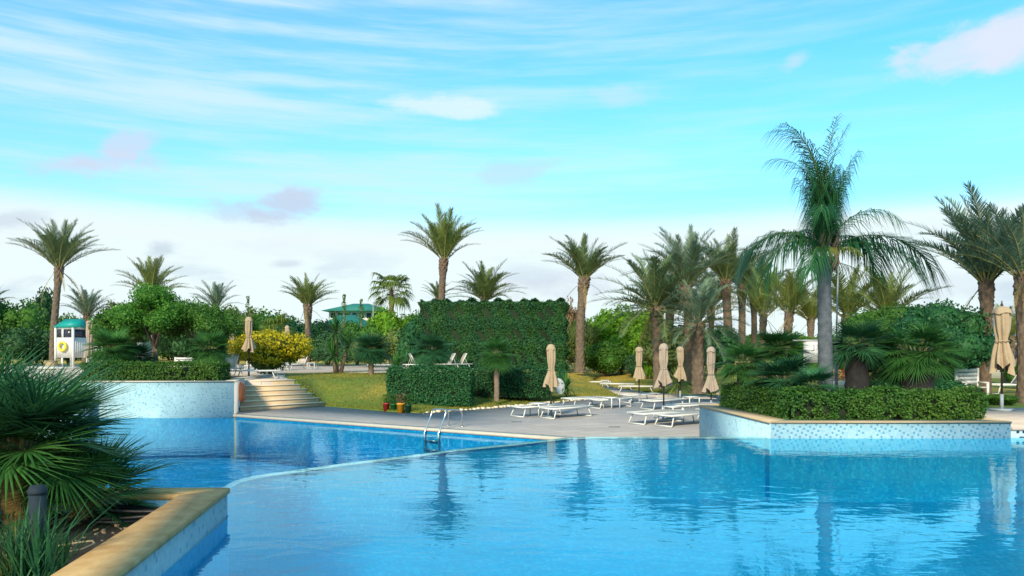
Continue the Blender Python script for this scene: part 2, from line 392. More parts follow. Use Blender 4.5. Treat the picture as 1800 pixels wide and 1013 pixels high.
def lawnmat():
    m = bpy.data.materials.new('lawn_turf'); m.use_nodes = True; t, b = nodes(m); N = t.nodes; K = t.links
    tcn = N.new('ShaderNodeTexCoord')
    def noise(s, d):
        n = N.new('ShaderNodeTexNoise'); n.inputs['Scale'].default_value = s; n.inputs['Detail'].default_value = d; n.inputs['Roughness'].default_value = .6
        K.new(tcn.outputs['Object'], n.inputs['Vector']); return n.outputs[0]
    big, sm = noise(.16, 4), noise(9, 5)
    r = N.new('ShaderNodeValToRGB'); e = r.color_ramp.elements
    e[0].position = .40; e[0].color = (.10, .17, .015, 1); e[1].position = .62; e[1].color = (.50, .33, .045, 1)
    k = e.new(.5); k.color = (.20, .20, .025, 1)
    # golden sweep on the far lawns: dry turf plus sunlit patches painted in
    gx = N.new('ShaderNodeSeparateXYZ'); K.new(tcn.outputs['Object'], gx.inputs[0])
    mr = N.new('ShaderNodeMapRange'); mr.inputs['From Min'].default_value = 36; mr.inputs['From Max'].default_value = 50
    mr.inputs['To Min'].default_value = -.03; mr.inputs['To Max'].default_value = .13; K.new(gx.outputs['Y'], mr.inputs[0])
    ad = N.new('ShaderNodeMath'); ad.operation = 'ADD'; K.new(big, ad.inputs[0]); K.new(mr.outputs[0], ad.inputs[1])
    K.new(ad.outputs[0], r.inputs[0])
    hs = N.new('ShaderNodeHueSaturation'); m2 = N.new('ShaderNodeMapRange'); m2.inputs['From Min'].default_value = .3; m2.inputs['From Max'].default_value = .7
    m2.inputs['To Min'].default_value = .7; m2.inputs['To Max'].default_value = 1.3; K.new(sm, m2.inputs[0]); K.new(m2.outputs[0], hs.inputs['Value'])
    K.new(r.outputs[0], hs.inputs['Color']); K.new(hs.outputs[0], b.inputs['Base Color']); b.inputs['Roughness'].default_value = .95
    bp = N.new('ShaderNodeBump'); bp.inputs['Strength'].default_value = .6; bp.inputs['Distance'].default_value = .04
    K.new(noise(25, 4), bp.inputs['Height']); K.new(bp.outputs[0], b.inputs['Normal'])
    return m
M['lawn'] = lawnmat()
M['blade'] = leafmat('grass_blade', (.12, .19, .02), (.32, .26, .05), .3)

def watermat(name, tintc, scale, h1, h2, refl=.80):
    m = bpy.data.materials.new(name); m.use_nodes = True; t = m.node_tree; N = t.nodes; K = t.links; N.clear()
    tcn = N.new('ShaderNodeTexCoord')
    def noise(sx, sy, d, loc=0):
        mp = N.new('ShaderNodeMapping'); mp.inputs['Scale'].default_value = (sx, sy, 1); mp.inputs['Location'].default_value = (loc, loc, 0)
        K.new(tcn.outputs['Object'], mp.inputs[0])
        n = N.new('ShaderNodeTexNoise'); n.inputs['Scale'].default_value = 1; n.inputs['Detail'].default_value = d; n.inputs['Roughness'].default_value = .5
        n.inputs['Distortion'].default_value = .4
        K.new(mp.outputs[0], n.inputs['Vector']); return n.outputs[0]
    def mul(a, k):
        x = N.new('ShaderNodeMath'); x.operation = 'MULTIPLY'; K.new(a, x.inputs[0])
        if isinstance(k, float): x.inputs[1].default_value = k
        else: K.new(k, x.inputs[1])
        return x.outputs[0]
    a = mul(noise(2.1 * scale, 3.2 * scale, 2), h1); b = mul(noise(7 * scale, 10 * scale, 2, 4), h2)
    ad = N.new('ShaderNodeMath'); ad.operation = 'ADD'; K.new(a, ad.inputs[0]); K.new(b, ad.inputs[1])
    # calmer and rougher patches
    pt = N.new('ShaderNodeMapRange'); pt.inputs['From Min'].default_value = .38; pt.inputs['From Max'].default_value = .62
    pt.inputs['To Min'].default_value = .35; pt.inputs['To Max'].default_value = 1.25
    K.new(noise(.22, .35, 2, 9), pt.inputs[0])
    bp = N.new('ShaderNodeBump'); bp.inputs['Strength'].default_value = 1; bp.inputs['Distance'].default_value = 1
    K.new(mul(ad.outputs[0], pt.outputs[0]), bp.inputs['Height'])
    lw = N.new('ShaderNodeLayerWeight'); K.new(bp.outputs[0], lw.inputs['Normal'])
    pw = N.new('ShaderNodeMath'); pw.operation = 'POWER'; K.new(lw.outputs['Facing'], pw.inputs[0]); pw.inputs[1].default_value = 3.8
    fr = N.new('ShaderNodeMath'); fr.operation = 'MULTIPLY_ADD'; K.new(pw.outputs[0], fr.inputs[0]); fr.inputs[1].default_value = refl; fr.inputs[2].default_value = .02
    gl = N.new('ShaderNodeBsdfGlossy'); gl.inputs['Roughness'].default_value = .0; gl.inputs['Color'].default_value = (.64, 1, 1, 1); K.new(bp.outputs[0], gl.inputs['Normal'])
    tr = N.new('ShaderNodeBsdfTransparent'); tr.inputs['Color'].default_value = (*tintc, 1)
    ms = N.new('ShaderNodeMixShader'); K.new(fr.outputs[0], ms.inputs[0]); K.new(tr.outputs[0], ms.inputs[1]); K.new(gl.outputs[0], ms.inputs[2])
    o = N.new('ShaderNodeOutputMaterial'); K.new(ms.outputs[0], o.inputs[0])
    return m
M['water_hi'] = watermat('water_upper', (.86, 1.0, 1.0), 1.0, .0058, .0011)
M['water_lo'] = watermat('water_lower', (.75, .98, 1.0), 1.0, .010, .0024, .50)

# ================================================================== setting
WU = .50        # upper pool water level
WL = -.10       # lower pool water level
DR = .70        # right terrace level
TZ = 1.05       # upper left terrace level
def poly_mesh(name, pts, z, m):
    if sum(a[0] * b[1] - b[0] * a[1] for a, b in zip(pts, pts[1:] + pts[:1])) < 0: pts = pts[::-1]
    return mesh_np(name, [(p[0], p[1], z) for p in pts], [tuple(range(len(pts)))], m)

RIM = [(-3.62, 7.9), (-3.72, 8.6), (-3.60, 9.25)]
for px, py in ((415, 845), (432, 840), (450, 836), (475, 832), (500, 829), (550, 822), (600, 815), (650, 809), (700, 803), (750, 796.5), (800, 790), (850, 785), (900, 780), (950, 774.5), (994, 769.5)):
    yy = (HC - WU) * F / (py - HZ); RIM.append((X(px, yy), yy))
RIM.append((1.6, 14.75))
pool_hi = RIM + [(5.045, 14.75), (5.045, 14.485), (9.8, 14.485), (9.8, 14.62), (24, 14.62), (24, 1.0), (-2.0, 1.0), (-2.35, 3.0), (-2.93, 7.66)]
# rim: a rounded overflow lip that slopes away to the lower pool
lip = MB()
path = RIM + [(5.06, 14.75)]
for i, (x, y) in enumerate(path):
    a = Vector(path[max(i - 1, 0)]); b = Vector(path[min(i + 1, len(path) - 1)]); t = (b - a).normalized(); n = Vector((-t.y, t.x))
    prof = [(-.05, -.03), (-.02, -.014), (.0, -.009), (.05, -.014), (.10, -.05), (.16, -.14), (.20, -.75), (.20, -1.2)]
    lip.v += [(x + n.x * d, y + n.y * d, WU + h) for d, h in prof]
k = 8
lip.f = [(i * k + j, (i + 1) * k + j, (i + 1) * k + j + 1, i * k + j + 1) for i in range(len(path) - 1) for j in range(k - 1)]
o = struct('pool_rim', lip.mesh('pool_rim', M['mos_rim'], True))
# water sheets
struct('pool_water', poly_mesh('pool_water', pool_hi, WU, M['water_hi']))
P0 = (X(415, 25.5), 25.5); P1 = (.87, 18.94); ed = Vector((P1[0] - P0[0], P1[1] - P0[1])).normalized(); nn = Vector((-ed.y, ed.x))
E2 = (P0[0] + ed.x * 18, P0[1] + ed.y * 18)
low = [(-40, 26.2), (-15.2, 26.2), (-9.7, 26.2), (-9.62, 25.62), P0, P1, E2, (5.0, 14.95)] + [(x, y + .15) for x, y in reversed(path[4:])] + [(-4.2, 8.3), (-40, 8.3)]
struct('lower_pool_water', poly_mesh('lower_pool_water', low, WL, M['water_lo']))
# basins
struct('pool_floor', mesh_np('pool_floor', [(-9, 0, -.75), (25, 0, -.75), (25, 15.2, -.75), (-9, 15.2, -.75)], [(0, 1, 2, 3)], M['mos_pool']))
wl = MB()
ring = pool_hi
for i in range(len(ring)):
    a, b = ring[i], ring[(i + 1) % len(ring)]
    n = len(wl.v); wl.v += [(a[0], a[1], -.76), (b[0], b[1], -.76), (b[0], b[1], WU - .012), (a[0], a[1], WU - .012)]; wl.f.append((n, n + 1, n + 2, n + 3))
struct('pool_basin_wall', wl.mesh('pool_basin_wall', M['mos_pool']))
struct('lower_pool_floor', mesh_np('lower_pool_floor', [(-41, 8, -1.5), (6, 8, -1.5), (6, 27, -1.5), (-41, 27, -1.5)], [(0, 1, 2, 3)], M['mos_deep']))
# pale stone deck with a coping along the lower pool
deck_poly = [P0, P1, E2, (9.6, 15.4), (9.6, 22.0), (12.5, 23), (12.5, 37.0), (9.5, 37.6), (7.3, 39.7), (5.9, 47.7), (3.7, 58), (2.6, 60), (2.3, 50), (3.2, 44.7), (4.9, 40.0), (5.25, 35.6), (4.4, 34.9), (2.5, 32.9), (0, 29.8), (-.9, 28.6), (-2.1, 27.5), (-3.3, 26.35), (-4.4, 26.9), (-7.4, 29.6), (-9.9, 29.5), (-10.6, 27.3)]
dk = MB().prism(deck_poly, -1.5, 0)
struct('pool_deck', dk.mesh('pool_deck', M['deck']))
pathp = [(4.45, 35.0), (9.5, 34.2), (9.5, 37.55), (7.3, 39.65), (5.9, 47.6), (3.7, 57.9), (2.62, 59.9), (2.32, 50), (3.22, 44.7), (4.92, 40.0), (5.25, 35.65)]
struct('path', MB().prism(pathp, -.02, .005).mesh('path', M['terr']))
cp = MB()
q = [(P0[0] - ed.x * .12, P0[1] - ed.y * .12), E2]
cp.prism([(q[0][0] - nn.x * .04, q[0][1] - nn.y * .04), (q[1][0] - nn.x * .04, q[1][1] - nn.y * .04), (q[1][0] + nn.x * .34, q[1][1] + nn.y * .34), (q[0][0] + nn.x * .34, q[0][1] + nn.y * .34)], -.06, .014)
struct('pool_coping', cp.mesh('pool_coping', M['sandl']))
tile = MB().prism([(P0[0] - nn.x * .012, P0[1] - nn.y * .012), (E2[0] - nn.x * .012, E2[1] - nn.y * .012), (E2[0] + nn.x * .1, E2[1] + nn.y * .1), (P0[0] + nn.x * .1, P0[1] + nn.y * .1)], -1.5, -.07)
struct('pool_edge_tiles', tile.mesh('pool_edge_tiles', M['mos_deep']))

# lawn heights
FX = [(-12, 30.2), (-8.8, 30.0), (-7.5, 29.7), (-4.4, 26.95), (-3.3, 26.4), (-2.1, 27.55), (-.9, 28.65), (0, 29.85), (2.5, 32.95), (4.4, 34.95), (5.25, 35.6), (5.4, 47), (6.0, 47.6), (7.3, 39.8), (9.5, 37.65), (12.5, 37.05), (13, 24), (60, 24)]
def lerp_tab(tab, x):
    if x <= tab[0][0]: return tab[0][1]
    for (a, b), (c, d) in zip(tab, tab[1:]):
        if x <= c: return b + (d - b) * (x - a) / (c - a)
    return tab[-1][1]
LT = [(-9, 2.0), (-7.5, 3.2), (-3, 9), (0, 12), (4, 20), (7, 26), (12, 26)]
def sm(t): t = max(0, min(1, t)); return t * t * (3 - 2 * t)
def yfront(x):
    return lerp_tab(FX, x)
def gz(x, y):
    yf = yfront(x); top = TZ - .01 if x < 0 else TZ - .01 - .35 * sm(x / 6)
    z = .03 + (top - .03) * sm((y - yf) / lerp_tab(LT, x))
    z0 = min(1, max(0, (-7.5 - x) / 1.3)) * (TZ - .01)
    z = max(z, z0)
    if x > 9.5: z = max(z, .68 * sm((x - 9.5) / 3.0))
    return z
xs = [-60 + i * 2.0 for i in range(24)] + [-12 + i * .2 for i in range(126)] + [13.2, 13.6, 14] + [15 + i * 2 for i in range(24)]
ss = [0, .12, .3, .6, 1, 1.5, 2, 2.6, 3.3, 4, 5, 6, 7.5, 9, 11, 13, 16, 20, 25, 32, 42, 60, 100, 300, 1500]
V = []; Fs = []
for x in xs:
    yf = yfront(x)
    V.append((x, yf, -.3))
    for s in ss:
        y = yf + s; xx = x * (1 + max(0, s - 40) * .02)
        V.append((xx, y, gz(x, y)))
n = len(ss) + 1
for i in range(len(xs) - 1):
    for j in range(n - 1):
        Fs.append((i * n + j, (i + 1) * n + j, (i + 1) * n + j + 1, i * n + j + 1))
struct('lawn', mesh_np('lawn', V, Fs, M['lawn'], True))
# wider ground that carries on under and past everything
gsheet = MB()
gsheet.add([(-1500, -800, -1.6), (1500, -800, -1.6), (1500, 1600, -1.6), (-1500, 1600, -1.6)], [(0, 1, 2, 3)])
struct('ground', gsheet.mesh('ground', M['soil']))
# cut-grass blades along the lawn so its edge is not a clean line
rg = np.random.default_rng(5)
pts = []
while len(pts) < 26000:
    x = rg.uniform(-10, 9); s = rg.random() ** 1.9 * 14; y = yfront(x) + s + .02
    if 5.3 < x < 7.0 and y < 48: continue
    if x < -8.6 and y < 30.2: continue
    if x < -.307 * y + .1: continue
    pts.append((x, y, gz(x, y)))
pts = np.array(pts)
a = rg.uniform(0, 2 * PI, len(pts)); w = .018; h = rg.uniform(.03, .075, len(pts))
c, sn = np.cos(a), np.sin(a)
V = np.empty((len(pts), 3, 3)); V[:, 0] = pts; V[:, 0, 0] -= c * w; V[:, 0, 1] -= sn * w
V[:, 1] = pts; V[:, 1, 0] += c * w; V[:, 1, 1] += sn * w
V[:, 2] = pts; V[:, 2, 2] += h; V[:, 2, 0] += rg.normal(0, .02, len(pts)); V[:, 2, 1] += rg.normal(0, .02, len(pts))
V[:, :2, 2] -= .01
o = link('grass', mesh_np('grass', V.reshape(-1, 3), np.arange(len(pts) * 3).reshape(-1, 3), M['blade']))
o['kind'] = 'stuff'; tag(o, 'short cut grass of green and dry golden blades on the sloping lawn', 'grass')

# upper left terrace
terr = [(-45, 26.4), (-15.6, 26.4), (-15.6, 33.2), (-10.7, 33.2), (-10.62, 29.0), (-8.85, 30.0), (-10.0, 32.6), (-12.4, 40.4), (-6.8, 40.0), (-4.0, 44), (-1.0, 50.5), (1.5, 58), (5.0, 64), (5.0, 66.5), (-1, 64), (-45, 64)]
struct('terrace', MB().prism(terr, -1.5, TZ + .012).mesh('terrace', M['terr']))
# right terrace beside the planter
rt = [(9.78, 14.62), (24, 14.62), (24, 19.6), (13.4, 19.7), (12.0, 19.7), (9.5, 19.6), (9.5, 16), (9.78, 16)]
struct('right_terrace', MB().prism(rt, DR - .06, DR).mesh('right_terrace', M['terr']))
rtw = MB().box(9.79, 24, 14.66, 16, -.76, DR - .065)
struct('terrace_pool_wall', rtw.mesh('terrace_pool_wall', M['mos_dark']))
struct('right_lawn', mesh_np('right_lawn', [(9.3, 19.55, .66), (60, 19.55, .66), (60, 24.5, .66), (9.3, 24.5, .66)], [(0, 1, 2, 3)], M['lawn']))

# ------------------------------------------------------------------ stairs
st = thing('staircase', 'broad flight of six pale stone steps climbing from the deck to the upper terrace', 'stairs', (-9, 29, 0))
bl, br_ = Vector((-9.98, 27.15)), Vector((-7.5, 29.65)); tl, tr_ = Vector((-10.62, 29.05)), Vector((-8.82, 29.98))
for i in range(6):
    t0 = i / 5.0; a = bl.lerp(tl, t0); b = br_.lerp(tr_, t0)
    z1 = TZ * (i + 1) / 6.0 + (.006 if i == 5 else 0)
    back_l, back_r = Vector((-10.68, 30.2 + .02 * i)), Vector((-8.95 - .006 * i, 30.4 + .02 * i))
    m1 = MB().prism([(a.x - 9, a.y - 29), (b.x - 9 + 18 - 9 if False else b.x + 9 - 0 - 0, b.y - 29), (back_r.x + 9, back_r.y - 29), (back_l.x + 9, back_l.y - 29)], -.05, z1 - .035)
    m1.v = []; m1.f = []
    m1.prism([(p.x + 9, p.y - 29) for p in (a, b, back_r, back_l)], -.05 + .001 * i, z1 - .04)
    s_ = m1.build('step', M['tread'], st)
    d = (b - a).normalized(); nrm = Vector((d.y, -d.x))
    qs = [a + nrm * .03 - d * .0, b + nrm * .03 + d * .03, b - nrm * .42 + d * .03, a - nrm * .42]
    MB().prism([(p.x + 9, p.y - 29) for p in qs], z1 - .039, z1).build('nosing', M['nose'], s_)  # tread top paler than the riser, its lit look put into the colour

# ------------------------------------------------------------------ planters
def planter(name, label, inner, outer, ztop, zbot, mats, soil_z, coping, copz=.05):
    """outer and inner are rings of plan points; walls, coping, soil"""
    r = thing(name, label, 'planter', (outer[0][0], outer[0][1], zbot)); ox, oy = outer[0][0], outer[0][1]
    n = len(outer)
    for i, mm in enumerate(mats):
        a, b = outer[i], outer[(i + 1) % n]; c, d = inner[(i + 1) % n], inner[i]
        MB().prism([(p[0] - ox, p[1] - oy) for p in (a, b, c, d)], 0, ztop - copz - zbot - .002).build('wall', mm, r)
        cen = Vector(((a[0] + b[0]) / 2, (a[1] + b[1]) / 2)); t = Vector((b[0] - a[0], b[1] - a[1])).normalized(); nr = Vector((t.y, -t.x)) * .025
        MB().prism([(a[0] + nr.x - ox, a[1] + nr.y - oy), (b[0] + nr.x - ox, b[1] + nr.y - oy), (c[0] - ox, c[1] - oy), (d[0] - ox, d[1] - oy)], ztop - copz - zbot, ztop - zbot).build('coping', coping, r)
    s_ = MB().prism([(p[0] - ox, p[1] - oy) for p in inner], 0, soil_z - zbot).build('soil', M['soil'], r)
    return r
# near left planter
near_out = [(-2.03, 1.0), (-2.97, 7.72), (-12, 7.62), (-12, 1.0)]
near_in = [(-2.42, 1.0), (-3.30, 7.33), (-12, 7.24), (-12, 1.0)]
planter('planter', 'near low planter with wide sandy coping and red soil at the lower left corner', near_in, near_out, .775, -.76, [M['mos_wall'], M['mos_wall']], .58, M['sand'])
# right planter
rp_out = [(4.80, 18.95), (5.07, 14.5), (9.78, 14.5), (9.50, 20.4), (6.5, 20.6)]
rp_in = [(5.22, 18.75), (5.52, 14.88), (9.4, 14.88), (9.2, 20.1), (6.7, 20.3)]
planter('planter', 'pale blue tiled planter with hedge and fan palms on the right edge of the pool', rp_in, rp_out, .83, -.76, [M['mos_wall'], M['mos_front'], M['mos_wall'], M['mos_wall'], M['mos_wall']], .76, M['sand2'], .04)
# far left planter
lp_out = [(-15.3, 25.6), (-9.62, 25.6), (-10.5, 28.95), (-10.75, 33.1), (-15.5, 33.1)]
lp_in = [(-14.95, 25.9), (-10.05, 25.9), (-10.8, 28.8), (-11.0, 32.8), (-15.2, 32.8)]
planter('planter', 'tall mosaic planter wall with clipped hedge left of the stone steps', lp_in, lp_out, 1.18, -1.5, [M['mos_wall'], M['wall'], M['wall'], M['wall'], M['mos_wall']], 1.12, M['sandl'])
struct('pool_lining', MB().box(-45, -9.625, 25.575, 25.592, -1.49, WL - .012).mesh('pool_lining', M['mos_deep']))
rw = MB()
pr = [(-17.5, 25.3), (-15.9, 24.4), (-15.2, 24.2), (-14.75, 24.35), (-14.55, 24.8), (-14.6, 25.58), (-17.5, 25.58)]
rw.prism(pr, -1.5, .80)
o = tag(rw.build('low_wall', M['wall'], None), 'rounded low white wall in the pool, half behind the foreground fan palm', 'wall')
tag(MB().box(-45, -15.32, 25.62, 26.38, -1.5, 1.0).build('pool_wall', M['mos_wall']), 'long tiled pool wall running left behind the foreground fan palm', 'wall')

# ================================================================== vegetation builders
def frond_mesh(name, m, L=1.0, elev=60, droop=70, ll=.17, nl=44, seed=0, hang=.15, vee=.35, width=.0135, bend_pow=1.4, start=.14, stalk=.012, side=0.0, m2=None):
    """pinnate frond in the xz plane, x outwards"""
    r = np.random.default_rng(seed); V = []; Fs = []; mi = []
    N = 22; th = math.radians(elev); pos = np.zeros(3); pts = [pos.copy()]; tans = []
    for i in range(N):
        s = (i + .5) / N; a = th - math.radians(droop) * s ** bend_pow; b = side * s * s
        t = np.array([math.cos(a) * math.cos(b), math.cos(a) * math.sin(b), math.sin(a)]); tans.append(t); pos = pos + t * L / N; pts.append(pos.copy())
    pts = np.array(pts); tans = np.array(tans + [tans[-1]])
    # stalk: triangular section
    for i, p in enumerate(pts):
        w = stalk * L * (1.15 - i / N) ; t = tans[i]; s_ = np.cross(t, [0, 0, 1.]); s_ /= max(np.linalg.norm(s_), .05)
        u = np.cross(s_, t)
        V += [p + s_ * w, p - s_ * w, p + u * w]
    for i in range(N):
        for j in range(3):
            Fs.append((i * 3 + j, i * 3 + (j + 1) % 3, (i + 1) * 3 + (j + 1) % 3, (i + 1) * 3 + j)); mi.append(1)
    for k in range(nl):
        s = start + (1 - start) * (k + .5) / nl
        f = s * N; i0 = min(int(f), N - 1); fr = f - i0
        p = pts[i0] * (1 - fr) + pts[i0 + 1] * fr; t = tans[i0]
        s_ = np.cross(t, [0, 0, 1.]); s_ /= max(np.linalg.norm(s_), .05); u = np.cross(s_, t)
        q = (s - start) / (1 - start)
        ln = ll * L * (min(1, .45 + q * 2.2) if q < .3 else 1) * (1 - .55 * max(0, q - .55) / .45)
        for sg in (1, -1):
            l = ln * r.uniform(.85, 1.12)
            d = t * (.55 + .5 * q) + s_ * sg * (.85 - .35 * q) + u * (vee + r.normal(0, .16)) + r.normal(0, .06, 3)
            d /= np.linalg.norm(d)
            w = width * L * (1 - .4 * q)
            wd = np.cross(d, u); wd /= max(np.linalg.norm(wd), .05)
            mid = p + d * l * .5; mid[2] -= hang * l * .25
            tip = p + d * l; tip[2] -= hang * l
            n = len(V)
            V += [p - wd * w * .4, p + wd * w * .4, mid - wd * w * .5, mid + wd * w * .5, tip]
            Fs += [(n, n + 1, n + 3, n + 2), (n + 2, n + 3, n + 4)]; mi += [0, 0]
    return mesh_np(name, V, Fs, m, mats=[m, m2 or M['stalk']], mi=mi)
M['stalk'] = mat('frond_stalk', (.22, .24, .08), .6, (.30, .27, .11), 6)
M['stalk_g'] = mat('queen_stalk', (.14, .20, .06), .5, (.2, .25, .09), 6)

CLASSES = [(88, 28), (76, 40), (63, 48), (50, 52), (36, 50), (20, 48), (0, 46), (-30, 35)]
def frond_set(m, seed, nl=54, ll=.185):
    return [[frond_mesh('frond', m, 1.0, e + rnd.uniform(-5, 5), d * rnd.uniform(.85, 1.2), ll, nl, seed + i * 7 + v, hang=.13, side=rnd.uniform(-.35, .35)) for v in range(3)] for i, (e, d) in enumerate(CLASSES)]
FS = {k: frond_set(M[k], i * 100) for i, k in enumerate(('date', 'date_y', 'date_b'))}
DRYF = [frond_mesh('dead_frond', M['dry'], 1, -45 + 8 * i, 30, .12, 24, 900 + i, hang=.3) for i in range(2)]

def trunk_mesh(h, r0, r1, m, lean=(0, 0), bulge=1.25, seed=0, rough=.30):
    """date palm trunk: spiralled diamond leaf scars in relief, a thicker collar under the crown"""
    r = np.random.default_rng(seed); K = 42; n = max(12, int(h / .06)); V = []; ph = r.uniform(0, 6)
    for i in range(n + 1):
        t = i / n; z = h * t; rad = r0 + (r1 - r0) * min(1, t * 1.5)
        rad *= 1 + .25 * max(0, 1 - t * 9) ** 2
        top = max(0, (z - (h - 1.3)) / 1.3); rad *= 1 + (bulge - 1) * math.sin(min(1, top * 1.15) * PI * .62)
        cx = lean[0] * t * t + .03 * math.sin(t * 5 + ph); cy = lean[1] * t * t
        for j in range(K):
            a = 2 * PI * j / K
            u = (a / (2 * PI) * 7 + z / .5); v = (-a / (2 * PI) * 7 + z / .5)
            fu, fv = u % 1, v % 1
            dd = min(fu, 1 - fu, fv, 1 - fv) * 2
            hh = rough * (dd ** .6 - .45) + rough * .6 * (r.random() - .5) + rough * .5 * ((fu + fv) * .5 - .5)
            hh *= .6 + 1.2 * top
            q = rad * (1 + hh); V.append((cx + q * math.cos(a), cy + q * math.sin(a), z))
    Fs = [(i * K + j, i * K + (j + 1) % K, (i + 1) * K + (j + 1) % K, (i + 1) * K + j) for i in range(n) for j in range(K)]
    Fs += [tuple(range(n * K, n * K + K))]
    return mesh_np('trunk', V, Fs, m)
def date_palm(px, Y, zb, crown_py, spread, label, kind='date', n=34, lo=20, up=0, rad=.27, lean=0.0, bark='bark', dead=4, seed=0, group='date palms', lmul=1.0):
    r = random.Random(seed + 31 * int(px)); zt = Z(crown_py, Y); h = zt - zb
    L_ = spread * Y / F * .5 * 1.27 * lmul
    lo = lo + 20
    lean += r.uniform(-.05, .05) * h
    t = thing('date_palm', label, 'palm tree', (X(px, Y) - lean, Y, zb), 0, group)
    link('trunk', trunk_mesh(h, rad * .80, rad * .68, M[bark], (lean, 0), 1.3, seed + int(px)), t)
    fs = FS[kind]
    for i in range(n):
        f = (i + .5) / n
        e = 88 - (82 - lo) * f ** .9 + r.uniform(-6, 6) + up
        ci = min(range(len(CLASSES)), key=lambda c: abs(CLASSES[c][0] - e))
        az = i * 2.39996 + r.uniform(-.25, .25)
        o = link('frond', fs[ci][r.randrange(3)], t, (lean + .10 * math.cos(az), .10 * math.sin(az), h - .05 - .25 * f), (r.uniform(-.08, .08), r.uniform(-.06, .06), az), L_ * r.uniform(.86, 1.08) * (1 if e < 75 else .85))
    for i in range(dead):
        az = r.uniform(0, 6.28)
        link('dead_frond', DRYF[i % 2], t, (lean + .2 * math.cos(az), .2 * math.sin(az), h - .35), (0, r.uniform(-.2, .3), az), L_ * r.uniform(.4, .65))
    return t

def fan_mesh(name, m, pet=.6, R=.55, elev=50, droop=35, nseg=26, spread=125, seed=0, tipdroop=.12, m2=None, cut=.5):
    """palmate leaf: stalk then a folded fan of pointed segments"""
    r = np.random.default_rng(seed); V = []; Fs = []; mi = []
    N = 8; a0 = math.radians(elev); pos = np.zeros(3); pts = [pos.copy()]
    for i in range(N):
        a = a0 - math.radians(droop) * ((i + .5) / N) ** 1.5; pos = pos + np.array([math.cos(a), 0, math.sin(a)]) * pet / N; pts.append(pos.copy())
    for i, p in enumerate(pts):
        w = .014 * (1.3 - .6 * i / N) * max(.6, R / .55)
        V += [p + [0, w, 0], p + [0, -w, 0], p + [0, 0, w]]
    for i in range(N):
        for j in range(3):
            Fs.append((i * 3 + j, i * 3 + (j + 1) % 3, (i + 1) * 3 + (j + 1) % 3, (i + 1) * 3 + j)); mi.append(1)
    a1 = a0 - math.radians(droop) * 1.15
    f = np.array([math.cos(a1), 0, math.sin(a1)]); s = np.array([0, 1., 0]); u = np.cross(f, s); u = u if u[2] > 0 else -u
    hub = pts[-1]; step = math.radians(2 * spread) / nseg
    for k in range(nseg):
        a = -math.radians(spread) + (k + .5) * step + r.normal(0, .02)
        l = R * (1 - .22 * (abs(a) / math.radians(spread)) ** 2) * r.uniform(.92, 1.06)
        d = f * math.cos(a) + s * math.sin(a) + u * (.18 * abs(math.sin(a)) + r.normal(0, .03)); d /= np.linalg.norm(d)
        w = np.cross(u, d); w /= np.linalg.norm(w)
        hw = math.tan(step / 2) * l * cut * 1.05
        pm = hub + d * l * cut; pm2 = hub + d * l * (cut + .24); pt = hub + d * l
        pm2[2] -= tipdroop * l * .25; pt[2] -= tipdroop * l * r.uniform(.5, 1.6)
        n = len(V)
        rid = u * hw * .55
        V += [hub, pm - w * hw, pm + rid, pm + w * hw, pm2 - w * hw * .62, pm2 + rid * .5, pm2 + w * hw * .62, pt]
        Fs += [(n, n + 1, n + 2), (n, n + 2, n + 3), (n + 1, n + 4, n + 5, n + 2), (n + 2, n + 5, n + 6, n + 3), (n + 4, n + 7, n + 5), (n + 5, n + 7, n + 6)]; mi += [0] * 6
    return mesh_np(name, V, Fs, m, mats=[m, m2 or M['stalk']], mi=mi)
FE = [85, 65, 45, 25, 5, -25]
def fan_set(m, seed, pet=.6, R=.55, nseg=26, tipdroop=.12, cut=.5):
    return [[fan_mesh('frond', m, pet * rnd.uniform(.8, 1.2), R * rnd.uniform(.85, 1.1), e, 30 if e > 0 else 20, nseg, rnd.uniform(105, 140), seed + 9 * i + v, tipdroop, cut=cut) for v in range(3)] for i, e in enumerate(FE)]
FANS = {'fan': fan_set(M['fan'], 2000, .36, .68, 32, .10, .36), 'fan_d': fan_set(M['fan_d'], 2100, .36, .68, 32, .10, .36), 'fan_y': fan_set(M['fan_y'], 2200, .7, .6, 22, .5, .55)}
def simple_trunk(h, r0, r1, m, lean=(0, 0), k=12, wob=.10, seed=0, n=14, rings=False):
    r = random.Random(seed); b = MB(); V = []
    for i in range(n + 1):
        t = i / n
        for j in range(k):
            a = 2 * PI * j / k; q = (r0 + (r1 - r0) * t) * (1 + r.uniform(-wob, wob))
            V.append((lean[0] * t * t + q * math.cos(a), lean[1] * t * t + q * math.sin(a), h * t))
    b.add(V, [(i * k + j, i * k + (j + 1) % k, (i + 1) * k + (j + 1) % k, (i + 1) * k + j) for i in range(n) for j in range(k)] + [tuple(range(n * k, n * k + k))])
    return b.mesh('trunk', m, True)
def fan_palm(x, y, zb, h, size, label, kind='fan', n=26, lo=-10, rad=.12, bark='bark_d', seed=0, group='fan palms', lean=0.0, cat='fan palm', hi=85):
    r = random.Random(seed * 13 + 5); t = thing('fan_palm', label, cat, (x, y, zb), 0, group)
    link('trunk', simple_trunk(h, rad * 1.1, rad, M[bark], (lean, 0), 12, .12, seed), t)
    if kind != 'fan_y': n = int(n * 1.6)
    for i in range(n):
        f = (i + .5) / n; e = hi - (hi - lo) * f + r.uniform(-8, 8)
        ci = min(range(len(FE)), key=lambda c: abs(FE[c] - e)); az = i * 2.39996 + r.uniform(-.3, .3)
        link('frond', FANS[kind][ci][r.randrange(3)], t, (lean + .6 * rad * math.cos(az), .6 * rad * math.sin(az), h - .02 - .12 * f), (r.uniform(-.2, .2), r.uniform(-.1, .1), az), size * r.uniform(.85, 1.1))
    return t

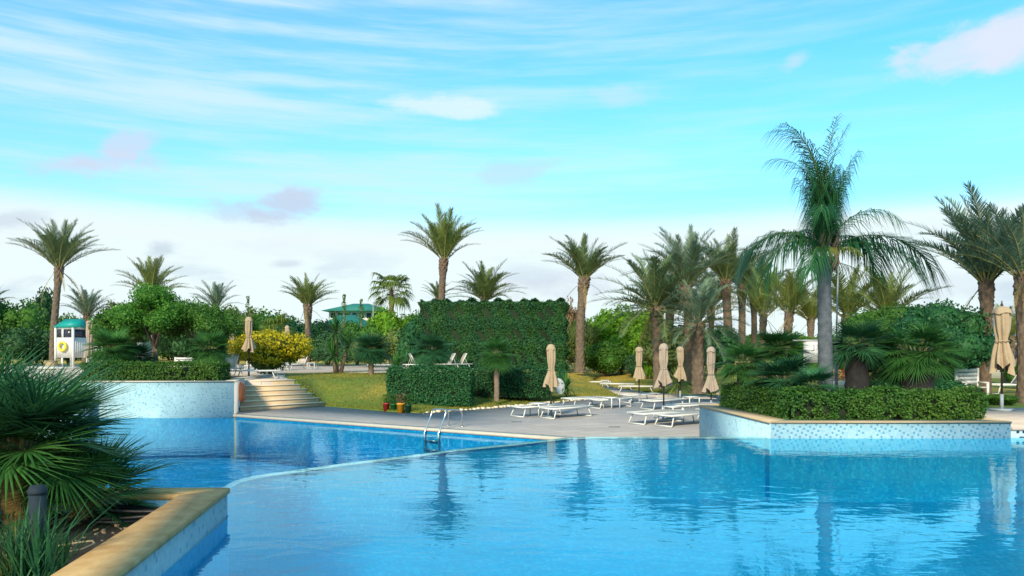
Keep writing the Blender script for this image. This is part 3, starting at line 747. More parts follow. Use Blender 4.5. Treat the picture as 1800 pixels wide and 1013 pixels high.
def leaves_np(P, N_, size, rg, aspect=.55, spread=.9):
    """folded rhomb leaf at each point P, loosely facing N_"""
    n = len(P)
    d = rg.normal(0, 1, (n, 3)) * spread + N_ * .9; d /= np.linalg.norm(d, axis=1)[:, None]
    ax = rg.normal(0, 1, (n, 3)); ax = np.cross(d, ax); ax /= np.linalg.norm(ax, axis=1)[:, None]
    bx = np.cross(d, ax); s = size * rg.uniform(.65, 1.3, n)[:, None]
    V = np.empty((n, 4, 3)); V[:, 0] = P - ax * s * .5; V[:, 2] = P + ax * s * .5
    V[:, 1] = P + bx * s * .5 * aspect + d * s * .12; V[:, 3] = P - bx * s * .5 * aspect + d * s * .12
    return V.reshape(-1, 3), np.arange(n * 4).reshape(-1, 4)
def join_np(parts):
    V = []; Fq = []; k = 0
    for v, f in parts:
        V.append(v); Fq.append(f + k); k += len(v)
    return np.concatenate(V), np.concatenate(Fq)
def uvball(c, r, rg, n=10, k=14, amp=.1):
    V = []
    for i in range(n + 1):
        for j in range(k):
            th = PI * i / n; ph = 2 * PI * j / k; q = 1 + rg.uniform(-amp, amp)
            V.append((c[0] + r[0] * q * math.sin(th) * math.cos(ph), c[1] + r[1] * q * math.sin(th) * math.sin(ph), c[2] + r[2] * q * math.cos(th)))
    Fq = [(i * k + j, (i + 1) * k + j, (i + 1) * k + (j + 1) % k, i * k + (j + 1) % k) for i in range(n) for j in range(k)]
    return np.array(V), np.array(Fq)
def crown_mesh(name, m, lobes, n, size, seed, core=.72, aspect=.55, shell=(.72, 1.06), spread=.9):
    rg = np.random.default_rng(seed); P = []; Nn = []
    A = np.array([l[1][0] * l[1][2] for l in lobes]); A = A / A.sum()
    for (c, r), w in zip(lobes, A):
        k = int(n * w); d = rg.normal(0, 1, (k, 3)); d /= np.linalg.norm(d, axis=1)[:, None]
        # clumps: leaves gather in tufts that stick out by different amounts
        cl = rg.normal(0, 1, (max(8, int(26)), 3)); cl /= np.linalg.norm(cl, axis=1)[:, None]; off = rg.uniform(-.16, .14, len(cl))
        near = np.argmax(d @ cl.T, axis=1); q = rg.uniform(*shell, k) + off[near]
        p = np.array(c) + d * np.array(r) * q[:, None]
        keep = np.ones(k, bool)
        for (c2, r2) in lobes:
            if c2 is c: continue
            keep &= (((p - np.array(c2)) / np.array(r2)) ** 2).sum(1) > .5
        P.append(p[keep]); Nn.append(d[keep])
    P = np.concatenate(P); Nn = np.concatenate(Nn)
    parts = [leaves_np(P, Nn, size, rg, aspect, spread)]
    if core:
        for c, r in lobes: parts.append(uvball(c, [x * core for x in r], rg))
    V, Fq = join_np(parts); return mesh_np(name, V, Fq, m)
def lobes(n, R, H, seed, base=.3):
    r = random.Random(seed); L_ = [((0, 0, H * .55), (R * .62, R * .62, H * .45))]
    for i in range(n):
        a = 2.4 * i + r.uniform(-.4, .4); k = r.uniform(.35, .68) * R; z = H * r.uniform(base, .8)
        q = r.uniform(.32, .5) * R; L_.append(((k * math.cos(a), k * math.sin(a), z), (q, q, q * r.uniform(.7, 1.0) * H / R * .75)))
    return L_
BUSH = {}
def bush_mesh(kind, v, size=.11, n=5200):
    if (kind, v) not in BUSH:
        BUSH[(kind, v)] = crown_mesh('crown', M[kind], lobes(9, 1.0, 1.6, hash(kind) % 0 + v if False else v * 17 + len(kind)), n, size, v * 5 + len(kind), aspect=.5)
    return BUSH[(kind, v)]
def shrub(px, Y, py_top, wpx, label, kind='green', v=0, zb=None, name='shrub', cat='shrub', group='shrubs behind the lawn', trunk=True, yaw=0.0):
    x = X(px, Y); zb = gz(x, Y) if zb is None else zb
    H = Z(py_top, Y) - zb; R = wpx * Y / F * .5
    t = thing(name, label, cat, (x, Y, zb), yaw, group)
    link('crown', bush_mesh(kind, v), t, (0, 0, 0), None, (R, R, H / 1.6 * 1.0))
    if trunk:
        b = MB()
        for i in range(4):
            a = i * 1.7 + v; b.tube([(0, 0, -.1), (.12 * R * math.cos(a), .12 * R * math.sin(a), H * .2), (.4 * R * math.cos(a), .4 * R * math.sin(a), H * .5)], [.05 * R ** .5, .04 * R ** .5, .015], 6)
        b.build('stems', M['branch'], t)
    return t
def hedge_mesh(name, m, x0, x1, y0, y1, z0, z1, dens, size, seed, amp=.05, skew=0.0, gaps=0.0):
    """clipped hedge: dense leaves on a slightly uneven box. skew shifts x with y"""
    rg = np.random.default_rng(seed); parts = []
    w, d, h = x1 - x0, y1 - y0, z1 - z0
    P = []; Nn = []
    def face(n, fn, nr):
        u, v = rg.random(n), rg.random(n); p = fn(u, v)
        wob = amp * (np.sin(p[:, 0] * 3.1 + seed) + np.sin(p[:, 1] * 2.7 + p[:, 2] * 4.3) + np.sin(p[:, 0] * 7.3 + p[:, 2] * 6.1)) * .6
        p = p + np.array(nr) * (wob + rg.normal(-.01, .035, n))[:, None]
        P.append(p); Nn.append(np.tile(nr, (n, 1)))
    face(int(w * h * dens), lambda u, v: np.stack([x0 + u * w, np.full_like(u, y0), z0 + v * h], 1), (0, -1., 0))
    face(int(w * h * dens * .5), lambda u, v: np.stack([x0 + u * w, np.full_like(u, y1), z0 + v * h], 1), (0, 1., 0))
    face(int(w * d * dens), lambda u, v: np.stack([x0 + u * w, y0 + v * d, np.full_like(u, z1)], 1), (0, 0, 1.))
    face(int(d * h * dens), lambda u, v: np.stack([np.full_like(u, x0), y0 + u * d, z0 + v * h], 1), (-1., 0, 0))
    face(int(d * h * dens), lambda u, v: np.stack([np.full_like(u, x1), y0 + u * d, z0 + v * h], 1), (1., 0, 0))
    P = np.concatenate(P); Nn = np.concatenate(Nn)
    # stray shoots on top
    k = int(w * d * 30) + 10
    s_ = np.stack([x0 + rg.random(k) * w, y0 + rg.random(k) * d, z1 + rg.random(k) * .09], 1)
    P = np.concatenate([P, s_]); Nn = np.concatenate([Nn, np.tile((0, 0, 1.), (k, 1))])
    if gaps:
        c = rg.random((int(gaps), 3)) * [w, 0, h * .7] + [x0, y0, z0]
        for q in c: 
            keep = ((P - q) ** 2 * [1, .2, 1]).sum(1) > rg.uniform(.04, .12) ** 2
            P, Nn = P[keep], Nn[keep]
    parts.append(leaves_np(P, Nn, size, rg, .6, .75))
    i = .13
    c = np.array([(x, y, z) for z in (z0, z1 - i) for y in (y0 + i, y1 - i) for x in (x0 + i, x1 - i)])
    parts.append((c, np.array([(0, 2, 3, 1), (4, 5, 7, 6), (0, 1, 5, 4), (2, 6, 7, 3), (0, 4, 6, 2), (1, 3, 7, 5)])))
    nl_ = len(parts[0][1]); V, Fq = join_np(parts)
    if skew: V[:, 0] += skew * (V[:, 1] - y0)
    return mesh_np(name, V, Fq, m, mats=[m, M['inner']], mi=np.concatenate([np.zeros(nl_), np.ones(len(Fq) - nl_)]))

# ================================================================== hedges
def hedge(label, m, *a, **k):
    return tag(link('hedge', hedge_mesh('hedge', M[m], *a, **k)), label, 'hedge', 'clipped hedges')
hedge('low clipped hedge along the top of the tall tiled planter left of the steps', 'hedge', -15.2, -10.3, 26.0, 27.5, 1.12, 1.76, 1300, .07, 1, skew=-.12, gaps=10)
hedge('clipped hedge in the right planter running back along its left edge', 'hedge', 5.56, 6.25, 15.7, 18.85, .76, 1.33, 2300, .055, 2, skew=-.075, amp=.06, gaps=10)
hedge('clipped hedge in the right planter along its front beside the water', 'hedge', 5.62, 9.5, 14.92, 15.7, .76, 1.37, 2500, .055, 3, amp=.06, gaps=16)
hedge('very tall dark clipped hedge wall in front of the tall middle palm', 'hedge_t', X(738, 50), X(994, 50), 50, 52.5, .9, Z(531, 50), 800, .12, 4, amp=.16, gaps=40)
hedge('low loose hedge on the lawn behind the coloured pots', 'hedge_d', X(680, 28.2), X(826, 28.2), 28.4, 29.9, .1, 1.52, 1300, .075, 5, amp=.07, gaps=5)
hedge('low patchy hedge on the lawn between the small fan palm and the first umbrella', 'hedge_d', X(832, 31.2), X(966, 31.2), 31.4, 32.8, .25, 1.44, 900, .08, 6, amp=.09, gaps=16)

# ================================================================== palms
date_palm(104, 48, TZ, 468, 152, 'tall date palm with a slender trunk standing behind the lifeguard hut', 'date', 40, 22, rad=.28, lean=.25, seed=1)
date_palm(153, 52, TZ, 552, 92, 'short date palm crown just right of the lifeguard hut', 'date_b', 30, 15, rad=.26, seed=2)
date_palm(266, 46, TZ, 515, 118, 'date palm rising behind the bright green tree in the left planter', 'date_y', 30, 10, rad=.26, seed=3)
date_palm(380, 60, TZ, 540, 84, 'small pale date palm against the sky left of the yellow bush', 'date_b', 22, 20, rad=.22, seed=4)
date_palm(541, 58, TZ, 535, 92, 'date palm with two thick trunks left of the green roofed building', 'date_y', 36, 12, rad=.34, seed=5, lmul=1.08)
date_palm(781, 56, 1, 455, 146, 'tallest middle date palm rising above the big clipped hedge', 'date_y', 34, 26, rad=.36, bark='bark_r', seed=6, dead=0)
date_palm(770, 62, 1, 522, 60, 'small date palm crown left of the tallest middle palm trunk', 'date', 18, 10, rad=.25, seed=7)
date_palm(852, 60, 1, 525, 118, 'bushy date palm crown showing above the right part of the tall hedge', 'date_y', 40, 0, rad=.35, seed=8)
date_palm(1027, 50, .8, 488, 142, 'date palm with a shaggy trunk just right of the tall hedge', 'date', 36, 18, rad=.40, seed=9)
date_palm(1152, 38, .3, 538, 190, 'wide date palm with long arching fronds behind the beach umbrellas', 'date', 42, -35, rad=.36, seed=10, dead=5)
date_palm(1206, 44, .4, 500, 185, 'tall date palm with an orange crown base behind the umbrella pair', 'date_b', 38, 10, rad=.36, bark='bark_r', seed=11)
date_palm(1228, 36, .15, 566, 150, 'low date palm with a diamond patterned trunk between two folded umbrellas', 'date_b', 46, -50, rad=.38, seed=12, dead=5)
date_palm(1276, 48, .6, 492, 150, 'date palm with a thick brown trunk right of the orange based palm', 'date', 36, 12, rad=.37, bark='bark_r', seed=13)
date_palm(1303, 52, .7, 500, 110, 'date palm with a bare pale trunk beside the thick brown one', 'date', 26, 5, rad=.33, seed=14)
date_palm(1342, 40, .6, 552, 150, 'slim yellowing date palm under the left arm of the big drooping palm', 'date_y', 22, 22, rad=.2, seed=15, dead=3)
date_palm(1388, 36, .7, 548, 155, 'slim yellowing date palm close left of the big drooping palm trunk', 'date_y', 24, 25, rad=.22, seed=16, dead=3)
date_palm(1488, 34, .66, 552, 165, 'pale date palm behind the lamp pole right of the big drooping palm', 'date_y', 26, 15, rad=.22, seed=17, dead=2)
date_palm(1560, 30, .66, 552, 165, 'sunlit date palm crown peeping above the round tree on the right', 'date_y', 26, 15, rad=.22, seed=18)
date_palm(1733, 23.6, .66, 487, 205, 'leaning trunk date palm beside the last folded umbrella on the right', 'date_b', 40, 18, rad=.22, lean=-.1, bark='bark_r', seed=19, dead=1, lmul=1.3)
date_palm(1800, 22, .66, 478, 190, 'date palm cut by the right edge of the photo', 'date_b', 34, 12, rad=.24, bark='bark_r', seed=20, lmul=1.3)
date_palm(1775, 34, .66, 590, 110, 'low date palm crown behind the last folded umbrella on the right', 'date_y', 28, 0, rad=.24, seed=21)
date_palm(1325, 56, .7, 520, 150, 'grey green date palm crown filling the gap left of the big drooping palm', 'date_b', 34, 0, rad=.3, seed=23, dead=2)
date_palm(1178, 52, .5, 545, 170, 'hazy grey green date palm crown low behind the umbrella pair', 'date_b', 36, -10, rad=.3, seed=24, dead=1)
date_palm(1250, 58, .6, 540, 140, 'grey green date palm crown between the orange based palm and the thick brown trunk', 'date_b', 32, -5, rad=.3, seed=25, dead=1)
date_palm(1425, 50, .7, 560, 130, 'pale date palm crown behind the big drooping palm trunk', 'date_y', 30, 5, rad=.25, seed=26, dead=1)
date_palm(-14, 60, TZ, 528, 60, 'date palm half outside the left edge of the photo', 'date', 24, 5, rad=.25, seed=22)
# tall washingtonia
fan_palm(X(688, 64), 64, 1, Z(510, 64) - 1, 1.75, 'slender fan palm against the sky between the green roof and the tall palm', 'fan_y', 26, -35, .20, 'bark', seed=31, cat='palm tree')

# big drooping queen palm in the right planter
QX, QY = X(1452, 17.4), 17.4
qh = Z(452, QY) - .76
qp = thing('queen_palm', 'big drooping palm with upright plume and grey ringed trunk in the right planter', 'palm tree', (QX, QY, .76))
b = MB(); V = []; n = 70; K = 18
for i in range(n + 1):
    t = i / n; z = qh * t; rad = .17 - .025 * t + .03 * math.exp(-((t - .0) * 8) ** 2) + .05 * sm((t - .8) * 5)
    ring = .012 * (1 if i % 5 == 0 else 0)
    for j in range(K):
        a = 2 * PI * j / K; V.append((( rad + ring + rnd.uniform(-.004, .004)) * math.cos(a) - .05 * t, (rad + ring) * math.sin(a), z))
b.add(V, [(i * K + j, i * K + (j + 1) % K, (i + 1) * K + (j + 1) % K, (i + 1) * K + j) for i in range(n) for j in range(K)] + [tuple(range(n * K, n * K + K))])
b.build('trunk', M['bark_g'], qp, True)
b = MB()      # fibrous sheath under the crown
for i in range(46):
    a = rnd.uniform(0, 6.28); z = qh + rnd.uniform(-.5, .25); r0 = .2
    b.tube([(r0 * math.cos(a), r0 * math.sin(a), z), (r0 * 1.4 * math.cos(a + .2), r0 * 1.4 * math.sin(a + .2), z + .2), (r0 * 1.3 * math.cos(a + .5), r0 * 1.3 * math.sin(a + .5), z + .45)], [.03, .025, .008], 5)
b.build('sheath', M['branch'], qp)
def qfrond(L_, elev, droop, az, ll=.26, nl=60, hang=1.0, kind='queen', z=0, vee=0, side=0.0, bp=1.6, width=.011, nm='frond', start=.12):
    me = frond_mesh(nm, M[kind], L_, elev, droop, ll, nl, rnd.randrange(9999), hang, vee, width, bp, start, .008, side, M['stalk_g'])
    link(nm, me, qp, (-.05, 0, qh + .1 + z), (0, 0, az))
for i in range(10):
    az = i * 2.4; qfrond(1.9 + .5 * rnd.random(), 87 - 4 * (i % 3), 26, az, .36, 70, 1.4, vee=.15, bp=2.5, z=.1, width=.012)
for i in range(5):
    az = i * 1.25 + .4; qfrond(1.55 + .3 * rnd.random(), 82, 34, az, .44, 60, 1.6, vee=.1, bp=2.0, z=.1, width=.014)
for az, L_, e, d, bp_ in ((PI * .97, 3.4, 88, 100, 3.6), (PI * 1.12, 3.3, 86, 80, 3.0), (.3, 3.2, 89, 25, 3), (PI * .9, 2.8, 87, 95, 2.6), (-.6, 2.9, 88, 30, 2.5), (2.2, 3.0, 88, 60, 3)):
    qfrond(L_, e, d, az, .27, 46, .9, vee=.15, bp=bp_, z=.1, width=.0095)
for az, L_, e, d in ((PI - .05, 2.35, 48, 135), (PI + .5, 2.2, 30, 105), (PI - .55, 2.3, 55, 140), (PI + 1.0, 1.8, 15, 80)):
    qfrond(L_, e, d, az, .42, 66, 1.25, vee=.7, bp=1.3, width=.012)
for az, L_, e, d in ((.0, 2.75, 34, 92), (-.4, 2.3, 24, 95), (.5, 2.3, 48, 130)):
    qfrond(L_, e, d, az, .42, 74, 1.25, vee=.8, bp=1.3, width=.013)
for az in (-1.2, -2.2, -1.8):
    qfrond(1.15, 25, 70, az, .3, 34, .6, 'queen_y', z=-.1)
for az, e in ((-1.0, 60), (1.6, 55), (-2.0, 65)):
    qfrond(2.2, e, 110, az, .33, 56, 1.0, vee=.3, bp=1.5)
qfrond(1.9, -15, 45, -.2, .3, 40, 1.0, 'queen_y', z=-.15)
qfrond(1.9, -20, 45, PI + .1, .3, 40, 1.0, 'queen_y', z=-.15)

# fan palms of the right planter
fp = 'fan palms in the right planter'
fan_palm(X(1305, 18.3), 18.3, .76, 1.15, .78, 'spreading fan palm at the left end of the right planter', 'fan', 24, -25, .13, seed=41, group=fp)
fan_palm(X(1370, 18.9), 18.9, .76, 1.50, .84, 'upright fan palm standing highest in the middle of the right planter', 'fan', 24, -10, .13, seed=42, group=fp)
fan_palm(X(1376, 16.8), 16.8, .76, .80, .88, 'low fan palm with grey green leaves just behind the right planter hedge', 'fan_d', 24, -25, .13, seed=43, group=fp)
fan_palm(X(1428, 15.75), 15.75, .76, .72, .62, 'young fan palm with a dark stump in the gap between the two hedges', 'fan_d', 22, -30, .09, seed=44, group=fp)
fan_palm(X(1507, 18.6), 18.6, .76, 1.62, .86, 'dark fan palm with a black trunk right of the lamp pole', 'fan_d', 26, -30, .26, seed=45, group=fp)
fan_palm(X(1562, 18.9), 18.9, .76, .95, .74, 'short dark fan palm between the two black trunked ones', 'fan_d', 24, -15, .2, seed=46, group=fp)
fan_palm(X(1612, 18.3), 18.3, .76, 1.45, 1.08, 'broad fan palm with the thickest black trunk in the right planter', 'fan', 30, -30, .36, seed=47, group=fp)
# fan palms in the left planter
fl = 'fan palms in the left planter'
fan_palm(X(196, 28.5), 28.5, 1.1, 1.2, 1.05, 'bushy fan palm at the left end of the hedge by the lifeguard hut', 'fan', 30, -40, .2, seed=51, group=fl)
fan_palm(X(238, 29.5), 29.5, 1.1, .85, .85, 'dark low fan palm under the bright green planter tree', 'fan_d', 24, -25, .25, seed=52, group=fl)
fan_palm(X(368, 29), 29, 1.1, 1.2, 1.0, 'bushy fan palm at the right end of the hedge before the steps', 'fan', 30, -40, .2, seed=53, group=fl)
# lawn fan palms and yuccas
fan_palm(X(873, 29.9), 29.9, .2, 1.9, .92, 'small fan palm with a thin bare trunk in front of the patchy hedge', 'fan', 28, -55, .10, 'branch', seed=54, group='fan palms on the lawn')
fan_palm(X(757, 31.5), 31.5, .4, 1.85, 1.05, 'wide fan palm crown above the loose hedge behind the pots', 'fan_d', 30, -45, .12, 'branch', seed=55, group='fan palms on the lawn')
fan_palm(X(652, 37), 37, .95, 1.35, 1.15, 'soft blue green fan palm with a forked pale trunk on the upper lawn', 'fan_d', 30, -40, .13, 'branch', seed=56, group='fan palms on the lawn')
fan_palm(X(484, 56), 56, TZ, 2.6, 1.3, 'pale fan palm crown peeping over the shrubs above the yellow bush', 'fan_y', 20, 0, .15, 'bark', seed=57, group='fan palms on the lawn')

def yucca(px, Y, zb, heads, L_, label, m='yucca'):
    x = X(px, Y); t = thing('yucca', label, 'yucca', (x, Y, zb), 0, 'yuccas')
    r = random.Random(int(px))
    for hx, hy, hz in heads:
        MB().tube([(hx * .3, hy * .3, -.05), (hx * .7, hy * .7, hz * .6), (hx, hy, hz)], [.13, .10, .09], 8).build('trunk', M['branch'], t, True)
        b = MB()
        for i in range(90):
            a = i * 2.4; e = math.radians(88 - 125 * (i / 90) + r.uniform(-8, 8)); l = L_ * r.uniform(.8, 1.1)
            d = Vector((math.cos(a) * math.cos(e), math.sin(a) * math.cos(e), math.sin(e))); w = Vector((-math.sin(a), math.cos(a), 0)) * .035
            p = Vector((hx, hy, hz)); md = p + d * l * .55; tp = p + d * l - Vector((0, 0, .18 * l * math.cos(e)))
            b.add([p - w * .6, p + w * .6, md + w, md - w, tp], [(0, 1, 2, 3), (3, 2, 4)])
        b.build('rosette', M[m], t)
    return t
yucca(593, 40, TZ, [(-.1, 0, 2.2), (.5, .3, 1.4), (-.2, -.2, .9)], 1.2, 'tall spiky yucca on the upper lawn right of the yellow bush')
yucca(697, 33, .9, [(0, 0, .55)], .85, 'short bright spiky yucca behind the left end of the loose hedge')
yucca(1192, 35, .2, [(0, 0, .5)], 1.0, 'spiky plant with orange leaf bases beside the patterned palm trunk', 'date_y')
yucca(995, 33.5, .3, [(0, 0, .25)], .75, 'dark low spiky plant just right of the first umbrella')
yucca(1092, 56, .55, [(0, 0, .3)], 1.0, 'dry low spiky plant on the far golden lawn', 'olive')

# ------------------------------------------------------------------ foreground fan palm (near left planter)
FGF = [fan_set(M['fan'], 3000, .36, .72, 40, .07, .36), fan_set(M['fan_d'], 3100, .36, .72, 40, .07, .36)]
FGD = [fan_mesh('dead_frond', M['dry'], .4, .42, -20 - 12 * i, 40, 24, 110, 3200 + i, .5) for i in range(3)]
def fg_palm(x, y, zb, h, size, n, label, lo, seed, kindmix=.5, nd=6, bark='fibre', rad=.11):
    r = random.Random(seed); t = thing('fan_palm', label, 'fan palm', (x, y, zb), 0, 'fan palms in the near planter')
    link('trunk', simple_trunk(h, rad, rad * 1.25, M[bark], (.03, 0), 16, .18, seed, 18), t)
    for i in range(n):
        f = (i + .5) / n; e = 84 - (84 - lo) * f + r.uniform(-10, 10)
        ci = min(range(len(FE)), key=lambda c: abs(FE[c] - e)); az = i * 2.39996 + r.uniform(-.3, .3)
        if f > .62 and -2.3 < (az + PI) % (2 * PI) - PI < -.5: continue
        link('frond', FGF[0 if r.random() > kindmix else 1][ci][r.randrange(3)], t, (.03 + .07 * math.cos(az), .07 * math.sin(az), h - .15 * f), (r.uniform(-.35, .35), r.uniform(-.15, .15), az), size * r.uniform(.82, 1.12))
    for i in range(nd):
        az = r.uniform(0, 6.28); link('dead_frond', FGD[i % 3], t, (.08 * math.cos(az), .08 * math.sin(az), h - .2), (0, 0, az), size * .9)
    return t
fg_palm(X(28, 6.75), 6.75, .57, .74, 1.06, 66, 'large foreground fan palm with yellow fibre trunk filling the left edge', -14, 61, .5, 1)
fg_palm(X(150, 7.05), 7.05, .57, .22, .80, 34, 'smaller fan palm leaning over the coping beside the black hose', -8, 62, .3, 0)
fg_palm(X(-60, 7.0), 7.0, .57, .9, 1.1, 30, 'tall fan palm behind the large one at the left edge', -10, 63, .6, 0)
def tuft(x, y, z, n, L_, label, m, seed, group='grass tufts in the near planter'):
    # blades share a root clump
    r = random.Random(seed); b = MB()
    for i in range(n):
        a = r.uniform(0, 6.28); e = math.radians(r.uniform(45, 88)); l = L_ * r.uniform(.5, 1.1)
        p = Vector((x + r.gauss(0, .08), y + r.gauss(0, .08), z)); d = Vector((math.cos(a) * math.cos(e), math.sin(a) * math.cos(e), math.sin(e)))
        w = Vector((-math.sin(a), math.cos(a), 0)) * .007; md = p + d * l * .6; tp = p + d * l + Vector((d.x, d.y, -.3)) * l * .25
        b.add([p - w, p + w, md + w * .9, md - w * .9, tp], [(0, 1, 2, 3), (3, 2, 4)])
    return tag(b.build('grass_tuft', M[m]), label, 'grass tuft', group)
tuft(X(40, 5.2), 5.2, .57, 150, .60, 'dark grassy clump at the lower left corner beside the blue pipe', 'fan_d', 71)
tuft(X(66, 5.12), 5.12, .57, 60, .72, 'long leaved grass clump standing right in front of the blue pipe', 'fan_d', 75)
tuft(X(88, 5.7), 5.7, .57, 40, .36, 'grassy clump behind the blue pipe on the red soil', 'fan', 72)
tuft(X(5, 5.1), 5.1, .57, 60, .5, 'grass clump cut by the lower left corner of the photo', 'olive', 73)
tuft(X(105, 5.45), 5.45, .57, 26, .16, 'tiny pale weed on the soil right of the blue pipe', 'olive', 74)

# ================================================================== shrubs and trees
SH = [
 (18, 62, 535, 110, 'dark green', 'green', 0), (62, 66, 520, 74, 'dark pointed', 'dark', 1), (92, 58, 560, 90, 'dense dark', 'dark', 2), (-40, 58, 540, 100, 'broad', 'olive', 3),
]
shrub(15, 62, 532, 110, 'tall mixed green shrub at the far left behind the foreground palm', 'green', 0)
shrub(64, 66, 517, 70, 'dark pointed shrub left of the tall slender palm', 'dark', 1)
shrub(52, 56, 572, 110, 'dense dark shrub low behind the foreground palm tips', 'dark', 2)
shrub(120, 60, 548, 80, 'dark shrub behind the lifeguard hut roof', 'green', 3)
shrub(-50, 58, 540, 110, 'olive shrub at the left edge of the photo', 'olive', 1)
shrub(205, 56, 535, 110, 'olive shrub behind the left planter fan palm', 'olive', 2)
shrub(325, 56, 540, 130, 'dark shrub behind the right half of the planter tree', 'dark', 0)
shrub(418, 66, 545, 90, 'grey green shrub behind the two distant folded umbrellas', 'olive', 0)
shrub(480, 66, 548, 110, 'green shrub directly behind the top of the yellow bush', 'green', 1)
shrub(385, 58, 570, 90, 'dark green shrub behind the pale upright chair', 'green', 2)
shrub(540, 62, 565, 110, 'blue green shrub below the twin trunk palm', 'hedge_d', 1)
shrub(575, 58, 580, 90, 'darkest shrub behind the tall yucca', 'dark', 3)
shrub(628, 62, 570, 90, 'green shrub below the green roofed building', 'green', 0)
shrub(688, 64, 550, 100, 'bright yellow green shrub below the slender fan palm', 'bright', 0)
shrub(655, 54, 585, 100, 'soft olive shrub behind the forked trunk fan palm', 'olive', 3)
shrub(712, 54, 580, 90, 'olive brown shrub left of the tall clipped hedge', 'olive', 1)
shrub(745, 52, 545, 95, 'rounded shrub touching the left end of the tall clipped hedge', 'hedge_d', 2)
shrub(1000, 68, 528, 60, 'dry reddish shrub just behind the right end of the tall hedge', 'rust', 2)
shrub(1015, 60, 570, 70, 'sunny olive shrub at the foot of the shaggy trunk palm', 'olive', 0)
shrub(1095, 62, 538, 130, 'bright feathery green shrub between the shaggy palm and the wide palm', 'bright', 1)
shrub(1062, 55, 598, 100, 'dark green shrub in front of the bright feathery one', 'green', 3)
shrub(1140, 56, 575, 90, 'yellow green shrub behind the second umbrella', 'bright', 2)
shrub(1125, 52, 615, 60, 'dark hollow shrub low behind the second umbrella', 'dark', 1)
shrub(1142, 50, 632, 22, 'small round clipped bush at the foot of the wide palm', 'bright', 3)
shrub(1180, 50, 570, 130, 'grey green shrub mass behind the umbrella pair', 'olive', 2)
shrub(1255, 46, 575, 110, 'dusky green shrub behind the patterned trunk palm', 'hedge_d', 0)
shrub(1410, 40, 590, 60, 'yellow green shrub left of the white clock sign', 'bright', 3, .66)
shrub(1500, 36, 620, 90, 'yellow flowering shrub low behind the lamp pole', 'bright', 0, .66)
shrub(1690, 26, 600, 60, 'dark climber hanging at the right of the round tree', 'hedge_d', 3, .66, group='shrubs on the right')
shrub(1755, 21.2, 693, 60, 'low bush beside the grey umbrella base on the right', 'green', 1, .66, group='shrubs on the right')
shrub(1640, 21.8, 668, 150, 'low dark shrub row in front of the white board fence', 'hedge_d', 1, .66, group='shrubs on the right')
shrub(1540, 21.6, 664, 110, 'low dark shrub under the black trunked fan palms', 'dark', 2, .66, group='shrubs on the right')
shrub(1790, 30, 640, 50, 'green bush under the palm at the right edge', 'green', 2, .66, group='shrubs on the right')
shrub(985, 34, 648, 26, 'slim dark shrub at the right end of the patchy hedge', 'hedge_d', 3, .3)
shrub(905, 34.5, 655, 130, 'dark thin shrub filling behind the patchy hedge', 'hedge_d', 0, .35)
# far low tree line closing the horizon
r = random.Random(3)
for i, (px, lab) in enumerate(((1330, 'far dark tree under the left arm of the big palm'), (1395, 'far tree left of the clock sign'), (1460, 'far tree behind the big palm trunk'), (1560, 'far tree behind the right planter'), (1660, 'far tree behind the white fence'), (1745, 'far tree behind the right palm trunk'), (1840, 'far tree beyond the right edge'), (300, 'far dark tree behind the left planter tree'), (240, 'far tree between hut and planter tree'), (450, 'far tree behind the yellow bush'), (520, 'far tree under the twin trunk palm'), (600, 'far tree under the green roof'), (1040, 'far tree behind the feathery shrub'), (150, 'far tree behind the hut'))):
    shrub(px, 95, 590 if px > 1200 else 565, 120, lab, ('green', 'dark', 'olive')[i % 3], i % 4, .6, 'tree', 'tree', 'far trees on the horizon', yaw=i)

# yellow bush
yb = thing('yellow_bush', 'round bush with bright yellow leaves on the upper terrace', 'bush', (X(475, 36), 36, TZ)); yb.scale = (1.14, 1, 1)
Rb = 131 * 36 / F / 2; Hb = Z(583, 36) - TZ
lb = [((0, 0, Hb * .66), (Rb * .8, Rb * .75, Hb * .34)), ((-Rb * .55, 0, Hb * .62), (Rb * .45, Rb * .45, Hb * .30)), ((Rb * .55, 0, Hb * .63), (Rb * .46, Rb * .5, Hb * .30)), ((0, -Rb * .4, Hb * .55), (Rb * .5, Rb * .4, Hb * .3))]
link('crown', crown_mesh('crown', M['yellow'], lb, 5200, .15, 77, aspect=.6, core=.0), yb)
lb2 = [((-.1 * Rb, .1, Hb * .40), (Rb * .5, Rb * .45, Hb * .36)), ((0, .15, Hb * .58), (Rb * .72, Rb * .6, Hb * .3))]
link('inner_foliage', crown_mesh('inner_foliage', M['olive'], lb2, 2200, .16, 78, core=.8), yb)
b = MB()
for i in range(5):
    a = i * 1.3; b.tube([(0, 0, -.1), (.2 * math.cos(a), .2 * math.sin(a), Hb * .3), (.7 * math.cos(a), .6 * math.sin(a), Hb * .65)], [.06, .05, .02], 6)
b.build('stems', M['branch'], yb)

